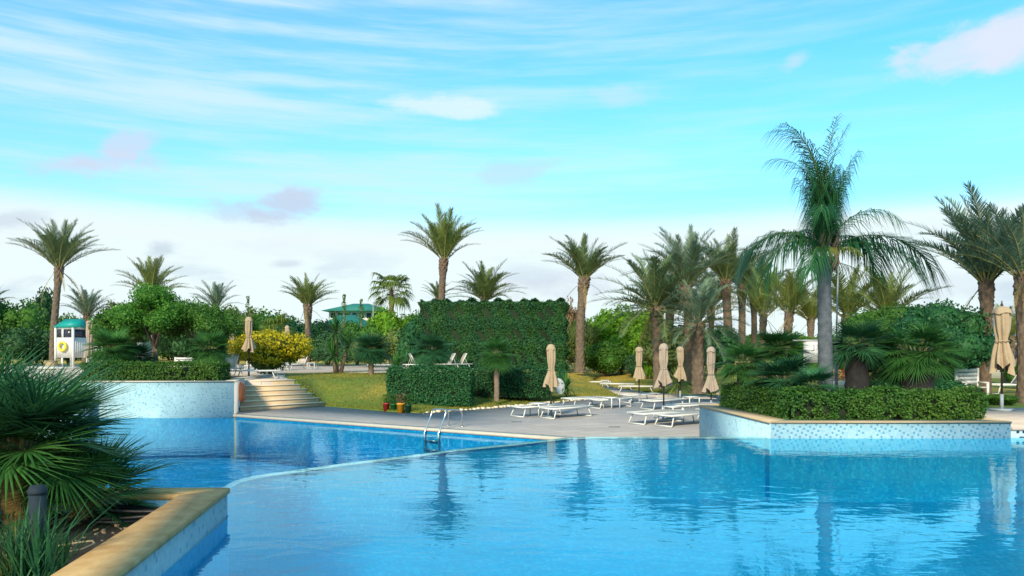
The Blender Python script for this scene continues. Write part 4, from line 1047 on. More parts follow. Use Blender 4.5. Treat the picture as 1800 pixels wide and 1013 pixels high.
def broad_tree(x, y, zb, h, R, trunk_h, label, kind, seed, n=9000, size=.12, rad=.12, group='broad leaved trees', core=.6, nl=11):
    t = thing('tree', label, 'tree', (x, y, zb), 0, group); r = random.Random(seed)
    L_ = []
    for i in range(nl):
        a = 2.4 * i + r.uniform(-.4, .4); k = R * (.15 + .62 * (i / nl) ** .6); z = trunk_h + (h - trunk_h) * (.85 - .55 * (i / nl) + r.uniform(-.08, .1))
        q = R * r.uniform(.30, .44); L_.append(((k * math.cos(a), k * math.sin(a), min(z, h - q * .7)), (q, q, q * .75)))
    link('crown', crown_mesh('crown', M[kind], L_, n, size, seed, core=core, shell=(.55, 1.1)), t)
    b = MB(); b.tube([(0, 0, -.1), (.04, .02, trunk_h * .5), (0, 0, trunk_h)], [rad * 1.2, rad, rad * .8], 9)
    for c, q in L_[:7]:
        b.tube([(0, 0, trunk_h * .9), (c[0] * .45, c[1] * .45, trunk_h + (c[2] - trunk_h) * .55), c], [rad * .6, rad * .4, .02], 6)
    b.build('trunk', M['branch'], t, True)
    return t
gl = 'trees in the left planter'
broad_tree(X(272, 30.5), 30.5, 1.1, Z(504, 30.5) - 1.1, 1.75, 1.3, 'bright green broad tree with a pale trunk in the left planter', 'mid', 81, 15000, .10, .11, gl)
broad_tree(X(345, 31.5), 31.5, 1.1, Z(532, 31.5) - 1.1, 1.9, 1.4, 'darker green tree right of the bright one in the left planter', 'green', 82, 14000, .10, .11, gl)
broad_tree(X(212, 31.5), 31.5, 1.1, Z(540, 31.5) - 1.1, 1.35, 1.0, 'shady green tree left of the bright one in the left planter', 'green', 83, 6000, .13, .09, gl)
broad_tree(X(1640, 24), 24, .66, Z(535, 24) - .66, 1.95, .75, 'round dense tree with a short twisted trunk in front of the white fence', 'hedge_d', 84, 15000, .11, .13, 'trees on the right', .75, 14)
broad_tree(X(1555, 25.5), 25.5, .66, Z(538, 25.5) - .66, 1.7, .8, 'dense green tree behind the black trunked fan palms', 'green', 85, 11000, .11, .12, 'trees on the right', .75, 12)
broad_tree(X(755, 75), 75, 1, 5.2, 3.2, 1.5, 'loose green tree behind the left end of the tall hedge', 'bright', 86, 5000, .28, .2, 'trees behind the lawn')
for i, (px, pt, lab) in enumerate(((605, 518, 'wispy conifer tip above the green roof'), (635, 526, 'second wispy conifer beside the green roof'), (436, 520, 'thin conifer tip left of the yellow bush'))):
    Y = 78; t = thing('conifer', lab, 'tree', (X(px, Y), Y, 1), 0, 'thin conifers'); h = Z(pt, Y) - 1
    MB().tube([(0, 0, 0), (0, 0, h)], [.12, .02], 6).build('trunk', M['branch'], t)
    rg = np.random.default_rng(i); k = 330; q = rg.random(k) ** .7; a = rg.uniform(0, 6.28, k); rr = (1 - q) * 1.2 * rg.random(k) ** .5 + .1
    tier = .75 + .35 * np.sin(q * 40)
    P = np.stack([rr * tier * np.cos(a), rr * tier * np.sin(a), 1 + q * (h - 1)], 1)
    V, Fq = leaves_np(P, np.stack([np.cos(a), np.sin(a), .2 + 0 * a], 1), .26, rg, .35)
    link('crown', mesh_np('crown', V, Fq, M['green']), t)

# ================================================================== furniture
def make_lounger(label, back=0, kind='sling', sc=1.0):
    """sun lounger along x: white frame, two U shaped sled legs, fabric bed, hinged back"""
    t = thing('sun_lounger', label, 'sun lounger', group='sun loungers')
    z = .34; w = .33
    f = MB()
    for s in (-1, 1): f.box(-.97, .97, s * w - .02, s * w + .02, z - .03, z + .02)
    for x in (-.97, .95): f.box(x, x + .04, -w + .02, w - .02, z - .028, z + .018)
    f.build('frame', M['white'], t)
    for sx, lean in ((-.78, -.13), (.70, .13)):
        l = MB()
        for s in (-1, 1): l.tube([(sx, s * (w - .045), z - .03), (sx + lean, s * (w + .0), .022)], .021, 6)
        l.tube([(sx + lean, -w, .022), (sx + lean, w, .022)], .02, 6)
        l.build('leg', M['white'], t)
    x1 = .95 if not back else .25
    b = MB(); n = 10
    for i in range(n):
        a, c = -.93 + (x1 + .93) * i / n, -.93 + (x1 + .93) * (i + 1) / n
        sag = lambda x: -.012 * math.sin((x + .93) / (x1 + .93) * PI)
        b.add([(a, -w + .022, z + .012 + sag(a)), (a, w - .022, z + .012 + sag(a)), (c, w - .022, z + .012 + sag(c)), (c, -w + .022, z + .012 + sag(c))], [(0, 3, 2, 1)])
    b.build('bed', M[kind], t)
    if back:
        a = math.radians(back); R = Matrix.Translation((.25, 0, z + .02)) @ Matrix.Rotation(-a, 4, 'Y')
        bk = MB().box(.02, .72, -w + .025, w - .025, .0, .014, R).build('backrest', M[kind], t)
        fr = MB()
        for s in (-1, 1): fr.box(0, .75, s * (w - .01) - .018, s * (w - .01) + .018, -.012, .026, R)
        fr.box(.72, .76, -w + .01, w - .01, -.011, .025, R); fr.build('back_frame', M['white'], bk)
        st_ = MB(); st_.tube([R @ Vector((.45, -w + .05, 0)), (.62, -w + .05, z)], .012, 5); st_.tube([R @ Vector((.45, w - .05, 0)), (.62, w - .05, z)], .012, 5); st_.build('stay', M['white'], t)
    return t
LB = {}
def lounger(x, y, z, deg, label, back=0, kind='sling', group='sun loungers on the pool deck'):
    k = (back, kind)
    if k not in LB: LB[k] = t = make_lounger(label, back, kind); t.location = (x, y, z); t.rotation_euler = (0, 0, math.radians(deg)); t['group'] = group; return t
    return dup(LB[k], (x, y, z), math.radians(deg), label, group)
g = 'sun loungers on the pool deck'
def near(px, py, deg, label, z=0.0, **k):
    Y = (HC - z) * F / (py - HZ); d = math.radians(deg); lounger(X(px, Y) + .86 * math.cos(d), Y + .86 * math.sin(d), z, deg, label, **k)
near(911, 733, 40, 'leftmost white lounger on the deck, left of the first umbrella pole', kind='sling_g')
near(964, 736, 40, 'white lounger in front of the first umbrella pole', kind='sling_g')
near(1000, 716, 40, 'white lounger on the deck behind the first umbrella, nearest the lawn edge', kind='sling_g')
near(1046, 718, 38, 'white lounger between the first and second umbrella poles', kind='sling_g')
near(1139, 720, 36, 'white lounger just right of the second umbrella pole', kind='sling_g')
near(1121, 746, 36, 'front white lounger left of the third umbrella pole', kind='sling_g')
near(1168, 750, 36, 'frontmost white lounger nearest the tiled planter corner', kind='sling_g')
near(1188, 730, 36, 'white lounger behind the third umbrella pole', kind='sling_g')
near(1100, 708, 36, 'white lounger behind the second umbrella pole', kind='sling_g')
g2 = 'sun loungers along the far path'
for px, py, lab in ((1010, 673, 'farthest white lounger on the pale path by the golden lawn'), (1046, 681, 'second farthest white lounger on the pale path'), (1085, 685, 'white lounger on the pale path second from the second umbrella'), (1120, 690, 'white lounger on the pale path just left of the second umbrella')):
    Y = HC * F / (py - HZ); lounger(X(px, Y), Y, 0, -14, lab, 0, 'sling_g', g2)
g3 = 'sun loungers on the upper terrace'
lounger(X(452, 30.9), 30.9, TZ + .012, 3, 'flat white lounger at the head of the stone steps', 0, 'sling_g', g3)
lounger(X(397, 34.8), 34.8, TZ + .012, 76, 'raised beige lounger just behind the right end of the planter hedge', 62, 'sling', g3)
lounger(X(443, 42), 42, TZ + .012, 105, 'raised beige lounger left of the yellow bush', 62, 'sling', g3)
lounger(X(524, 47), 47, TZ + .012, 60, 'raised beige lounger right of the yellow bush', 62, 'sling', g3)
lounger(X(483, 44.5), 44.5, TZ + .012, 10, 'flat lounger half hidden behind the yellow bush', 0, 'sling_g', g3)
lounger(X(736, 47), 47, gz(X(736, 47), 47), 200, 'raised lounger behind the short bright yucca', 62, 'sling', g3)
lounger(X(783, 48), 48, gz(X(783, 48), 48), 20, 'raised lounger under the wide fan palm crown, left of a pair', 62, 'sling', g3)
lounger(X(806, 50), 48.6, gz(X(806, 50), 50), 20, 'raised lounger under the tall hedge, right of a pair', 62, 'sling', g3)
lounger(X(996, 62), 62, gz(X(996, 62), 62), 25, 'lone raised lounger on the golden lawn by the shaggy trunk palm', 55, 'sling', g3)
lounger(X(675, 45), 45, TZ + .012, 5, 'flat lounger behind the forked trunk fan palm', 0, 'sling_g', g3)
lounger(X(108, 36), 36, TZ + .012, 35, 'white lounger in front of the lifeguard hut', 0, 'sling_g', g3)
lounger(X(70, 38), 38, TZ + .012, 35, 'white lounger behind the foreground palm tips', 0, 'sling_g', g3)
lounger(X(1780, 27), 27, .66, 10, 'beige raised lounger behind the last umbrella on the right', 50, 'sling', 'sun loungers on the right')
lounger(X(1275, 24), 24, .0, 30, 'lounger with raised back behind the left end of the right planter', 50, 'sling_g', 'sun loungers on the right')

def side_table(x, y, z, label, deg=0, w=.24, h=.44, group='white side tables'):
    t = thing('side_table', label, 'side table', (x, y, z), math.radians(deg), group)
    MB().box(-w, w, -w, w, h - .03, h).build('table_top', M['white'], t)
    for sx in (-1, 1):
        for sy in (-1, 1): MB().box(sx * (w - .02) - .018, sx * (w - .02) + .018, sy * (w - .02) - .018, sy * (w - .02) + .018, 0, h - .031).build('leg', M['white'], t)
    return t
t0 = side_table(X(948, 25.3), 25.4, 0, 'white side table between the two loungers by the first umbrella', 40)
for px, Y, z, d, lab in ((1075, 28.6, 0, 38, 'white side table between loungers left of the second umbrella'), (1215, 29, 0, 20, 'white side table just left of the tiled planter corner'), (1064, 45.5, 0, -14, 'white side table on the pale path between far loungers'), (414, 38.5, TZ + .012, 0, 'white side table left of the umbrella at the steps'), (548, 46, TZ + .012, 0, 'white side table right of the yellow bush'), (500, 46, TZ + .012, 0, 'white side table behind the yellow bush'), (1182, 23.8, 0, 36, 'white side table between the two front loungers')):
    o = dup(t0, (X(px, Y), Y, z), math.radians(d), lab)

# ------------------------------------------------------------------ closed umbrellas
def canopy_mesh(m, seed, h0=1.02, h1=2.42, R=.155, flare=.27, tie=.42, folds=8):
    """folded cloth: pleated tube, tied in, flaring to an uneven skirt"""
    r = random.Random(seed); K = folds * 8; n = 40; V = []
    ph = [r.uniform(-.35, .35) for _ in range(folds)]; hem = [r.uniform(-.16, .22) for _ in range(folds)]; am = [r.uniform(.75, 1.3) for _ in range(folds)]
    tw = r.uniform(-.5, .5); lx, ly = r.uniform(-.03, .03), r.uniform(-.03, .03)
    for i in range(n + 1):
        t = i / n                                   # 0 at the hem, 1 on top
        if t < tie: base = R * .72 + (flare - R * .72) * (1 - t / tie) ** .9
        else:
            q = (t - tie) / (1 - tie); base = R * (.72 + .28 * sm(q * 2.5)) * (1 - .55 * sm((q - .86) / .14))
        depth = .5 if t < tie else .40 * (1 - .55 * sm((t - tie) / (1 - tie)))
        for j in range(K):
            a = 2 * PI * j / K; fi = int(a / (2 * PI) * folds) % folds; u = (a / (2 * PI) * folds) % 1
            pl = 1 - depth * am[fi] * (abs(u - .5 + .15 * ph[fi]) * 2) ** 1.2 + .06 * math.sin(9 * t + fi * 2.1)
            z = h0 + (h1 - h0) * t + (hem[fi] * (1 - abs(u - .5) * 1.4) * max(0, 1 - t / tie) ** 1.5 if t < tie else 0)
            aa = a + tw * (1 - t) * .8
            V.append((base * pl * math.cos(aa) + lx * math.sin(t * 3), base * pl * math.sin(aa) + ly * math.sin(t * 3), z))
    Fs = [(i * K + j, i * K + (j + 1) % K, (i + 1) * K + (j + 1) % K, (i + 1) * K + j) for i in range(n) for j in range(K)]
    Fs.append(tuple(range(n * K, n * K + K)))
    return mesh_np('canopy', V, Fs, m)
def vent_mesh(m, seed, h1=2.42, R=.155):
    r = random.Random(seed); K = 32; V = []; prof = [(R * 1.22, h1 - .17), (R * 1.12, h1 - .06), (R * .75, h1 + .02), (.03, h1 + .05)]
    for i, (q, z) in enumerate(prof):
        for j in range(K):
            a = 2 * PI * j / K; s_ = math.cos(a * 4 + .4); V.append((q * (1 + .10 * s_) * math.cos(a), q * (1 + .10 * s_) * math.sin(a), z + (.05 * abs(math.sin(a * 2)) if i == 0 else 0)))
    Fs = [(i * K + j, i * K + (j + 1) % K, (i + 1) * K + (j + 1) % K, (i + 1) * K + j) for i in range(3) for j in range(K)] + [tuple(range(3 * K, 4 * K))]
    return mesh_np('vent', V, Fs, m, True)
def umbrella(x, y, z, h, label, seed, m='canvas', low=.40, base='galv', flare=.27, R=.155, tie=.42, group='folded sun umbrellas'):
    t = thing('sun_umbrella', label, 'sun umbrella', (x, y, z), seed * .7, group)
    MB().tube([(0, 0, .3), (0, 0, h - .02)], .026, 10).build('pole', M['pole'], t, True)
    MB().tube([(0, 0, 0), (0, 0, .42)], .042, 10).build('socket', M[base], t, True)
    MB().box(-.22, .22, -.22, .22, 0, .05).build('base_plate', M[base], t)
    c = link('canopy', canopy_mesh(M[m], seed, h * low, h - .1, R, flare, tie), t)
    link('vent', vent_mesh(M[m], seed, h - .1, R * .88), c)
    zt = h * low + (h - .1 - h * low) * tie
    MB().torus(R * .80, .014, Matrix.Translation((0, 0, zt)), 20, 6).build('tie_strap', M[m], c, True)
    MB().lathe([(.02, h - .06), (.035, h - .03), (.03, h), (.012, h + .03), (.018, h + .05), (.004, h + .09)], 10).build('finial', M['pole'], t, True)
    b = MB()
    for i in range(4):
        a = i * PI / 2; b.tube([(.03 * math.cos(a), .03 * math.sin(a), h * low + .25), (.13 * math.cos(a), .13 * math.sin(a), h * low - .02)], .011, 5)
    b.build('rib', M['pole'], t)
    return t
umbrella(X(970, 24.4), 24.9, 0, 2.5, 'folded umbrella in front of the patchy hedge, leftmost on the pool deck', 1, low=.40, flare=.29)
umbrella(X(1127, 31), 31.5, 0, 2.45, 'folded yellowish umbrella second from the left on the pool deck', 2, low=.42, flare=.29)
umbrella(X(1170, 24), 24.3, 0, 2.52, 'folded greyish umbrella with a loose skirt, nearest of those on the deck', 3, 'canvas_g', .42, flare=.33)
umbrella(X(1200, 33), 33.5, 0, 2.48, 'folded pinkish umbrella beside the patterned palm trunk', 4, low=.37, flare=.31)
umbrella(X(1250, 27), 27, 0, 2.43, 'folded umbrella with a drooping skirt behind the planter corner', 5, 'canvas_g', .28, flare=.34)
umbrella(X(430, 30.9), 31.4, TZ + .012, 2.66, 'tall folded umbrella at the head of the stone steps', 6, low=.43, flare=.30)
umbrella(X(408, 45), 45, TZ + .012, 2.75, 'distant folded umbrella left of the one at the steps', 7, low=.33)
umbrella(X(505, 50), 50, TZ + .012, 2.95, 'distant folded umbrella whose top shows above the yellow bush', 8, low=.33)
umbrella(X(158, 43), 43, TZ + .012, 3.0, 'folded drooping umbrella beside the lifeguard hut', 9, 'canvas_g', .25, flare=.36, R=.2)
umbrella(X(1761, 18.75), 18.75, DR, 2.70, 'large folded umbrella on the right terrace with a pleated skirt', 10, 'canvas', .37, flare=.34, R=.20, tie=.48)
umbrella(X(1795, 32), 32, .66, 2.5, 'distant folded umbrella at the right edge of the photo', 11, 'canvas', .37)

# ------------------------------------------------------------------ pool ladder
wpt = Vector((X(768, 20.6), 20.6)); 
lt = (wpt - Vector(P0)).dot(ed); wpt = Vector((P0[0] + ed.x * lt, P0[1] + ed.y * lt))
ld = thing('pool_ladder', 'curved stainless steel handrails of the pool ladder on the deck edge', 'pool ladder', (wpt.x, wpt.y, 0), math.atan2(ed.y, ed.x))
for k in (0, -.50):
    pts = [(k, -.10, -1.2), (k, -.10, -.12)] + [(k, -.10 + .32 * t, -.12 + .62 * t) for t in (.25, .5, .75, 1.0)]
    c0 = (.32, .50)
    for a in (150, 125, 100, 80): pts.append((k, .36 + .16 * math.cos(math.radians(a)), .50 + .13 * math.sin(math.radians(a)) - .01))
    pts += [(k, .62, .60), (k, .78, .575)]
    for a in (75, 50, 25, 5): pts.append((k, .84 + .17 * math.cos(math.radians(a)), .40 + .17 * math.sin(math.radians(a))))
    pts += [(k, 1.01, .2), (k, 1.01, .0)]
    r_ = MB().tube(pts, .024, 10).build('handrail', M['steel'], ld, True)
    MB().lathe([(.055, .002), (.055, .014), (.03, .03)], 14, (k, 1.01, 0)).build('flange', M['steel'], r_, True)
for z in (-.35, -.65, -.95): MB().box(-.5, 0, -.17, -.06, z - .012, z + .012).build('rung', M['steel'], ld)

for px, py, lab in ((908, 742, 'small dark drain cover on the deck left of the front loungers'), (1080, 751, 'long dark drain cover on the deck before the front loungers'), (944, 765, 'dark drain cover near the coping end')):
    Y = HC * F / (py - HZ); dc = MB().box(-.17, .17, -.05, .05, 0, .006)
    for i in range(7): dc.box(-.15 + i * .046, -.15 + i * .046 + .02, -.04, .04, .0061, .009)
    tag(dc.build('drain_cover', M['pole'], None, loc=(X(px, Y), Y, .001)), lab, 'drain cover', 'drain covers on the deck')
ld.scale = (1, 1, .86)
# ------------------------------------------------------------------ coloured pots
def pot(px, py, r0, h, m, label, plant='hedge', seed=0):
    Y = HC * F / (py - HZ); x = X(px, Y)
    t = thing('flower_pot', label, 'flower pot', (x, Y, .0), 0, 'coloured pots at the lawn edge')
    MB().lathe([(r0 * .78, 0), (r0 * .98, h * .86), (r0 * 1.1, h * .87), (r0 * 1.1, h), (r0 * .96, h), (r0 * .9, h * .9)], 20).build('pot', M[m], t, True)
    MB().lathe([(r0 * .88, h * .8), (r0 * .88, h * .9)], 16).build('soil', M['soil'], t)
    rg = np.random.default_rng(seed); k = 150; a = rg.uniform(0, 6.28, k); q = rg.random(k) ** .5 * r0 * 1.2; z = h + rg.random(k) * .34
    V, Fq = leaves_np(np.stack([q * np.cos(a), q * np.sin(a), z], 1), np.tile((0, 0, 1.), (k, 1)), .08, rg, .4)
    link('plant', mesh_np('plant', V, Fq, M[plant]), t)
pot(679, 723, .125, .30, 'red', 'red plastic pot at the left of the row on the lawn edge', seed=1)
pot(692, 723.5, .125, .29, 'greenp', 'mid green pot between the red and the yellow pots', seed=2)
pot(704.5, 725.5, .145, .34, 'amber', 'orange yellow pot, the biggest of the row', 'rust', 3)
pot(717.5, 725.5, .12, .29, 'dgreenp', 'dark green pot at the right of the row', 'hedge', 4)
# pale oval slab and kerb stones by the lawn edge
ov = MB().lathe([(.02, 0), (.30, .0), (.34, .03), (.30, .06), (.02, .06)], 20)
o = ov.build('oval_board', M['signgrey'], None, True, loc=(X(983, 33.2), 33.2, .62), rot=(math.radians(75), 0, math.radians(20))); o.scale = (.8, 1.15, 1)
tag(o, 'pale oval board leaning on the plant behind the first umbrella', 'board')
b = MB(); r = random.Random(4)
pl = [(-3.0, 26.55), (-2.1, 27.45), (-.9, 28.55), (0, 29.72), (1.3, 31.2), (2.5, 32.8), (3.6, 34.0)]
for (xa, ya), (xb, yb_) in zip(pl, pl[1:]):
    k = int(math.hypot(xb - xa, yb_ - ya) / .22)
    for i in range(k):
        t = i / k; s_ = r.uniform(.05, .10); x, y = xa + (xb - xa) * t + r.uniform(-.05, .05), ya + (yb_ - ya) * t - .03 + r.uniform(-.05, .05)
        V = [(x + s_ * r.uniform(.6, 1.1) * math.cos(a) * (1 if z else 1.2), y + s_ * r.uniform(.6, 1.1) * math.sin(a), z * s_ * .9 + .0) for z in (0, .8) for a in (0, 1.05, 2.1, 3.14, 4.2, 5.2)]
        b.add(V, [(6, 7, 8, 9, 10, 11)] + [(j, (j + 1) % 6, 6 + (j + 1) % 6, 6 + j) for j in range(6)])
o = b.build('edging_stones', M['nose']); o['kind'] = 'stuff'; tag(o, 'pale rubble edging between lawn and deck', 'stones')

# ------------------------------------------------------------------ lifeguard hut
HY = 47.0; hx = X(127, HY); hz = TZ + .012; sc = HY / F
hut = thing('lifeguard_hut', 'white boarded lifeguard hut on legs with a teal roof and yellow ring', 'lifeguard hut', (hx, HY, hz), math.radians(-14))
hw = .66; hd = .60; z0, z1 = .74, 2.66
for sx in (-1, 1):
    for sy in (-1, 1): MB().box(sx * hw - .06, sx * hw + .06, sy * hd - .06, sy * hd + .06, 0, z1).build('post', M['white'], hut)
bx = MB()
bx.box(-hw + .05, hw - .05, -hd + .05, hd - .05, z0, z1 - .65)          # boarded body
bx.box(-hw + .05, hw - .05, -hd + .04, hd - .04, z1 - .12, z1)
bx.build('body', M['white'], hut)
for i in range(11):
    x = -hw + .08 + i * (2 * hw - .16) / 10
    MB().box(x - .062, x + .062, -hd + .018, -hd + .045, z0, z1 - .652).build('board', M['white'], hut)
for i in range(8):
    y = -hd + .09 + i * (2 * hd - .18) / 7
    MB().box(hw - .045, hw - .018, y - .062, y + .062, z0, z1 - .652).build('board', M['white'], hut)
MB().box(-hw + .07, hw - .07, -hd + .1, hd - .1, z1 - .649, z1 - .121).build('window', M['window'], hut)
for x in (-.18,): MB().box(x - .06, x + .06, -hd + .02, -hd + .09, z1 - .648, z1 - .122).build('mullion', M['white'], hut)
for x in (-.18,): MB().box(x - .05, x + .05, -hd - .03, -hd + .04, 0, z0 - .01).build('post', M['white'], hut)
MB().box(-hw + .06, hw - .06, -hd + .02, -hd + .06, .06, .12).build('rail', M['white'], hut)
rf = MB(); e = .12
rf.add([(-hw - e, -hd - e, z1), (hw + e, -hd - e, z1), (hw + e - .12, hd * .2, z1 + .55), (-hw - e + .12, hd * .2, z1 + .55), (-hw - e, hd + e, z1), (hw + e, hd + e, z1)], [(0, 1, 2, 3), (3, 2, 5, 4), (0, 3, 4), (1, 5, 2), (0, 4, 5, 1)])
rf.build('roof', M['teal'], hut)
tag(MB().torus(.26, .075).build('ring_buoy', M['yellowp'], None, True, loc=(hx - .05 - .64 * math.sin(math.radians(14)) * 1.0, HY - .70, hz + 1.45), rot=(PI / 2, 0, math.radians(-14))), 'yellow ring buoy hung on the front of the lifeguard hut', 'ring buoy')
# white ladder chair beside the hut
ch = thing('lifeguard_chair', 'tall white wooden chair right of the lifeguard hut', 'chair', (X(166, 44), 44, hz))
for sx in (-1, 1):
    for sy in (-1, 1): MB().box(sx * .28 - .035, sx * .28 + .035, sy * .28 - .035, sy * .28 + .035, 0, 1.28 if sy < 0 else 1.6).build('leg', M['white'], ch)
for z in (.35, .75): MB().box(-.24, .24, -.315, -.25, z, z + .07).build('rung', M['white'], ch)
MB().box(-.24, .24, -.24, .24, 1.0, 1.05).build('seat', M['white'], ch)
for z in (1.2, 1.4): MB().box(-.24, .24, .25, .31, z, z + .12).build('slat', M['white'], ch)
# beige box left of the hut
bxs = thing('wooden_box', 'small beige wooden box left of the lifeguard hut', 'box', (X(90, 46), 46, hz))
MB().box(-.27, .27, -.22, .22, 0, .52).build('body', M['wood'], bxs); MB().box(-.30, .30, -.25, .25, .521, .56).build('lid', M['wood'], bxs)

# orange lifebuoy on the planter end wall
a = Vector((-9.62, 25.6)); b_ = Vector((-10.5, 28.95)); dv = (b_ - a).normalized(); pc = a.lerp(b_, .42); nv = Vector((-dv.y, dv.x)); nv = nv if nv.x > 0 else -nv
Mx = Matrix(((dv.x, 0, nv.x), (dv.y, 0, nv.y), (0, 1, 0))).to_4x4()
lbu = tag(MB().torus(.29, .085, Matrix.Translation((pc.x + nv.x * .12, pc.y + nv.y * .12, .72)) @ Mx).build('lifebuoy', M['orange'], None, True), 'orange lifebuoy hung on the white end wall beside the steps', 'lifebuoy')

# signs and boards in the left planter
sg = thing('notice_board', 'grey notice board on a wooden post behind the left hedge', 'sign', (X(255, 33.6), 33.6, TZ))
MB().box(-.05, .05, -.03, .03, 0, .7).build('post', M['branch'], sg); MB().box(-.34, .34, -.05, -.03, .62, 1.55).build('panel', M['signgrey'], sg)
ch = thing('deck_chair', 'white slatted chair back behind the left hedge', 'chair', (X(321, 37), 37, TZ + .012))
MB().box(-.5, .5, -.3, .3, .36, .42).build('seat', M['white'], ch)
for z in (.5, .62, .74): MB().box(-.46, .46, .26, .30, z, z + .09).build('slat', M['white'], ch)
for sx in (-1, 1): MB().box(sx * .49 - .03, sx * .49 + .03, .24, .32, 0, .85).build('leg', M['white'], ch)
for sx in (-1, 1): MB().box(sx * .49 - .03, sx * .49 + .03, -.32, -.24, 0, .36).build('leg', M['white'], ch)

# ------------------------------------------------------------------ buildings
gb = thing('pavilion', 'two tier white pavilion with green hipped roofs among the far trees', 'building', (X(612, 105), 105, .8))
def hip(z, w, d, h, e):
    return MB().add([(-w - e, -d - e, z), (w + e, -d - e, z), (w + e, d + e, z), (-w - e, d + e, z), (-w * .25, 0, z + h), (w * .25, 0, z + h)], [(0, 1, 5, 4), (1, 2, 5), (2, 3, 4, 5), (3, 0, 4), (3, 2, 1, 0)])
k = 105 / F
MB().box(-3.9, 3.9, -3, 3, 0, 4.2).build('wall', M['wall'], gb)
hip(4.2, 4.4, 3.4, 2.4, .4).build('roof', M['tealdark'], gb)
MB().box(-3.6, 5.0, 3.5, 8, 0, 7.3).build('upper_wall', M['wall'], gb)
rr = hip(7.3, 4.6, 3.2, 1.25, .5); rr.v = [(x + .7, y + 5.6, z) for x, y, z in rr.v]; rr.build('upper_roof', M['tealdark'], gb)
for i in range(8):
    MB().box(-3.3 + i * 1.05, -2.7 + i * 1.05, 3.44, 3.49, 6.3, 7.0).build('window', M['window'], gb)
hb = thing('house', 'white house with a blue tiled roof behind the right palms', 'building', (X(1745, 42), 44, .66))
MB().box(-3.4, 4.5, -2, 2, 0, 2.3).build('wall', M['wall'], hb)
rr = hip(2.3, 4.0, 2.2, 1.1, .3); rr.v = [(x + .55, y, z) for x, y, z in rr.v]; rr.build('roof', M['blueroof'], hb)
for x in (-1.6, .6, 2.4): MB().box(x, x + .9, -2.05, -2.01, .8, 1.9).build('window', M['window'], hb)
fe = thing('board_fence', 'white vertical board fence behind the round tree', 'fence', (X(1630, 27), 27, .66))
for i in range(22):
    MB().box(-1.3 + i * .165, -1.3 + i * .165 + .155, -.012, .012, .05, 1.5 + .01 * (i % 3)).build('board', M['cream'], fe)
for z in (.4, 1.2): MB().box(-1.32, 2.36, .014, .06, z, z + .09).build('rail', M['cream'], fe)
bn = thing('bench', 'white slatted bench by the leaning trunk palm on the right', 'bench', (X(1708, 23.2), 23.2, .66), math.radians(4))
for i in range(4): MB().box(-.34, .34, .20, .235, .52 + i * .125, .52 + i * .125 + .10).build('slat', M['white'], bn)
for sx in (-1, 1):
    MB().box(sx * .36 - .03, sx * .36 + .03, .19, .26, 0, 1.02).build('leg', M['white'], bn); MB().box(sx * .36 - .03, sx * .36 + .03, -.26, -.19, 0, .55).build('leg', M['white'], bn)
    MB().box(sx * .36 - .03, sx * .36 + .03, -.26, .19, .551, .59).build('armrest', M['white'], bn)
MB().box(-.34, .34, -.24, .18, .40, .44).build('seat', M['white'], bn)

# clock sign and lamp pole by the big palm
cs = thing('clock_sign', 'white upright sign with a clock face left of the big palm trunk', 'sign', (X(1428, 26), 26, .66), math.radians(-8))
zt, zb_ = Z(600, 26) - .66, Z(638, 26) - .66; ww = .24
MB().tube([(-ww - .03, 0, 0), (-ww - .03, 0, zt + .02)], .03, 8).build('post', M['signgrey'], cs, True)
MB().box(-ww, ww + .08, -.05, .05, zb_, zt).build('panel', M['white'], cs)
MB().box(-.42 - ww, ww + .10, -.07, .07, zt + .001, zt + .05).build('hood', M['signgrey'], cs)
cx, cz = .04, (zt + zb_) / 2 + .06
MB().box(cx - .012, cx + .012, -.056, -.051, cz, cz + .19, None).build('hand', M['mark'], cs)
MB().box(cx - .10, cx + .01, -.059, -.0565, cz - .012, cz + .012).build('hand', M['mark'], cs)
for a in range(12):
    u = a * PI / 6; MB().box(cx + .15 * math.sin(u) - .008, cx + .15 * math.sin(u) + .008, -.055, -.0505, cz + .21 * math.cos(u) - .012, cz + .21 * math.cos(u) + .012).build('hour_mark', M['mark'], cs)
lp = thing('lamp_pole', 'thin grey lamp pole right of the big palm trunk', 'lamp post', (X(1470, 20.2), 20.2, .66))
MB().tube([(0, 0, 0), (0, 0, Z(600, 20.2) - .66)], .05, 10).build('lower_pole', M['galv'], lp, True)
MB().tube([(0, 0, Z(600, 20.2) - .66), (.06, 0, Z(452, 20.2) - .66)], .022, 8).build('upper_pole', M['galv'], lp, True)
MB().box(-.12, .12, -.03, .03, Z(628, 20.2) - .66, Z(624, 20.2) - .66).build('bracket', M['galv'], lp)
# small street lamp far away
ll_ = thing('street_lamp', 'tiny far lamp post left of the slender fan palm', 'lamp post', (X(656, 90), 90, 1))
MB().tube([(0, 0, 0), (0, 0, 7.2)], .07, 6).build('post', M['galv'], ll_); MB().tube([(0, 0, 7.1), (.5, 0, 7.2)], .06, 6).build('arm', M['galv'], ll_)
# orange flowering pot and table seen under the fan palms
op = thing('flower_planter', 'orange flowers in a pale trough seen under the dark fan palms', 'planter', (X(1487, 30), 30, .66))
MB().box(-.55, .55, -.2, .2, 0, .35).build('trough', M['cream'], op)
rg = np.random.default_rng(8); P = rg.normal(0, 1, (260, 3)) * [.32, .14, .14] + [0, 0, .55]
V, Fq = leaves_np(P, np.tile((0, 0, 1.), (260, 1)), .10, rg, .7); link('flowers', mesh_np('flowers', V, Fq, M['orange']), op)['kind'] = 'stuff'

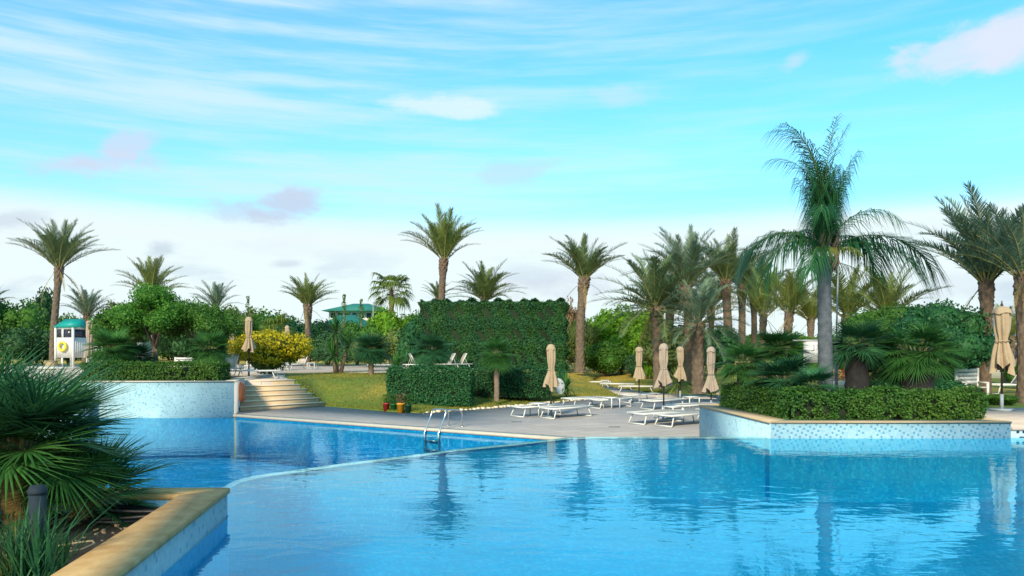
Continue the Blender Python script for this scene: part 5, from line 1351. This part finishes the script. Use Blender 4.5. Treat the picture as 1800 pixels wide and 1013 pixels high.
# ------------------------------------------------------------------ near planter details
bp = thing('pipe_bollard', 'upright blue grey pipe standing in the soil by the foreground palm', 'pipe', (X(66, 5.4), 5.4, .56))
MB().tube([(0, 0, 0), (0, 0, .60)], .058, 16).build('pipe', M['bluep'], bp, True); MB().lathe([(.064, .601), (.066, .62), (.05, .66), (.01, .665)], 16).build('cap', M['bluep'], bp, True)
b = MB(); pts = []
for i in range(130):
    t = i / 129; a = t * 2 * PI * 3.6; R_ = .32 + .05 * math.sin(a * .37) + .06 * t
    pts.append((R_ * 1.25 * math.cos(a), R_ * .34 * math.sin(a), .03 + .035 * (t * 3.6) % .11 + .02 * math.sin(a * 1.3)))
b.tube(pts, .02, 8)
b.tube([(.2, -.1, .02), (-.1, -.16, .02), (-.3, -.14, .02), (-.5, -.1, .02)], .016, 8)
tag(b.build('hose', M['rubber'], None, True, loc=(X(232, 7.06), 7.06, .585)), 'coil of black hose lying on the soil behind the sandy coping', 'hose')
cd = MB().tube([(-.22, .1, .015), (-.08, .16, .03), (.06, .14, .05), (.13, .05, .05), (.08, -.05, .03), (-.04, -.08, .015), (-.14, -.04, .012)], .009, 6)
tag(cd.build('cord', M['wood'], None, True, loc=(X(132, 5.95), 5.95, .59)), 'short tan cord curled on the red soil', 'cord')
b = MB(); r = random.Random(9)
for i in range(260):
    y = r.uniform(4.6, 7.2); x = -2.42 - (y - 1.0) * .139 - .06 - r.random() ** 1.6 * 2.2; s_ = r.uniform(.006, .018) * (2 if r.random() < .06 else 1)
    V = [(x + s_ * r.uniform(.6, 1.2) * math.cos(a), y + s_ * r.uniform(.6, 1.2) * math.sin(a), .575 + z * s_) for z in (0, .9) for a in (0, 1.25, 2.5, 3.8, 5.0)]
    b.add(V, [(5, 6, 7, 8, 9)] + [(j, (j + 1) % 5, 5 + (j + 1) % 5, 5 + j) for j in range(5)])
o = b.build('pebbles', M['stone']); o['kind'] = 'stuff'; tag(o, 'loose pebbles and crumbs scattered on the red soil', 'pebbles')
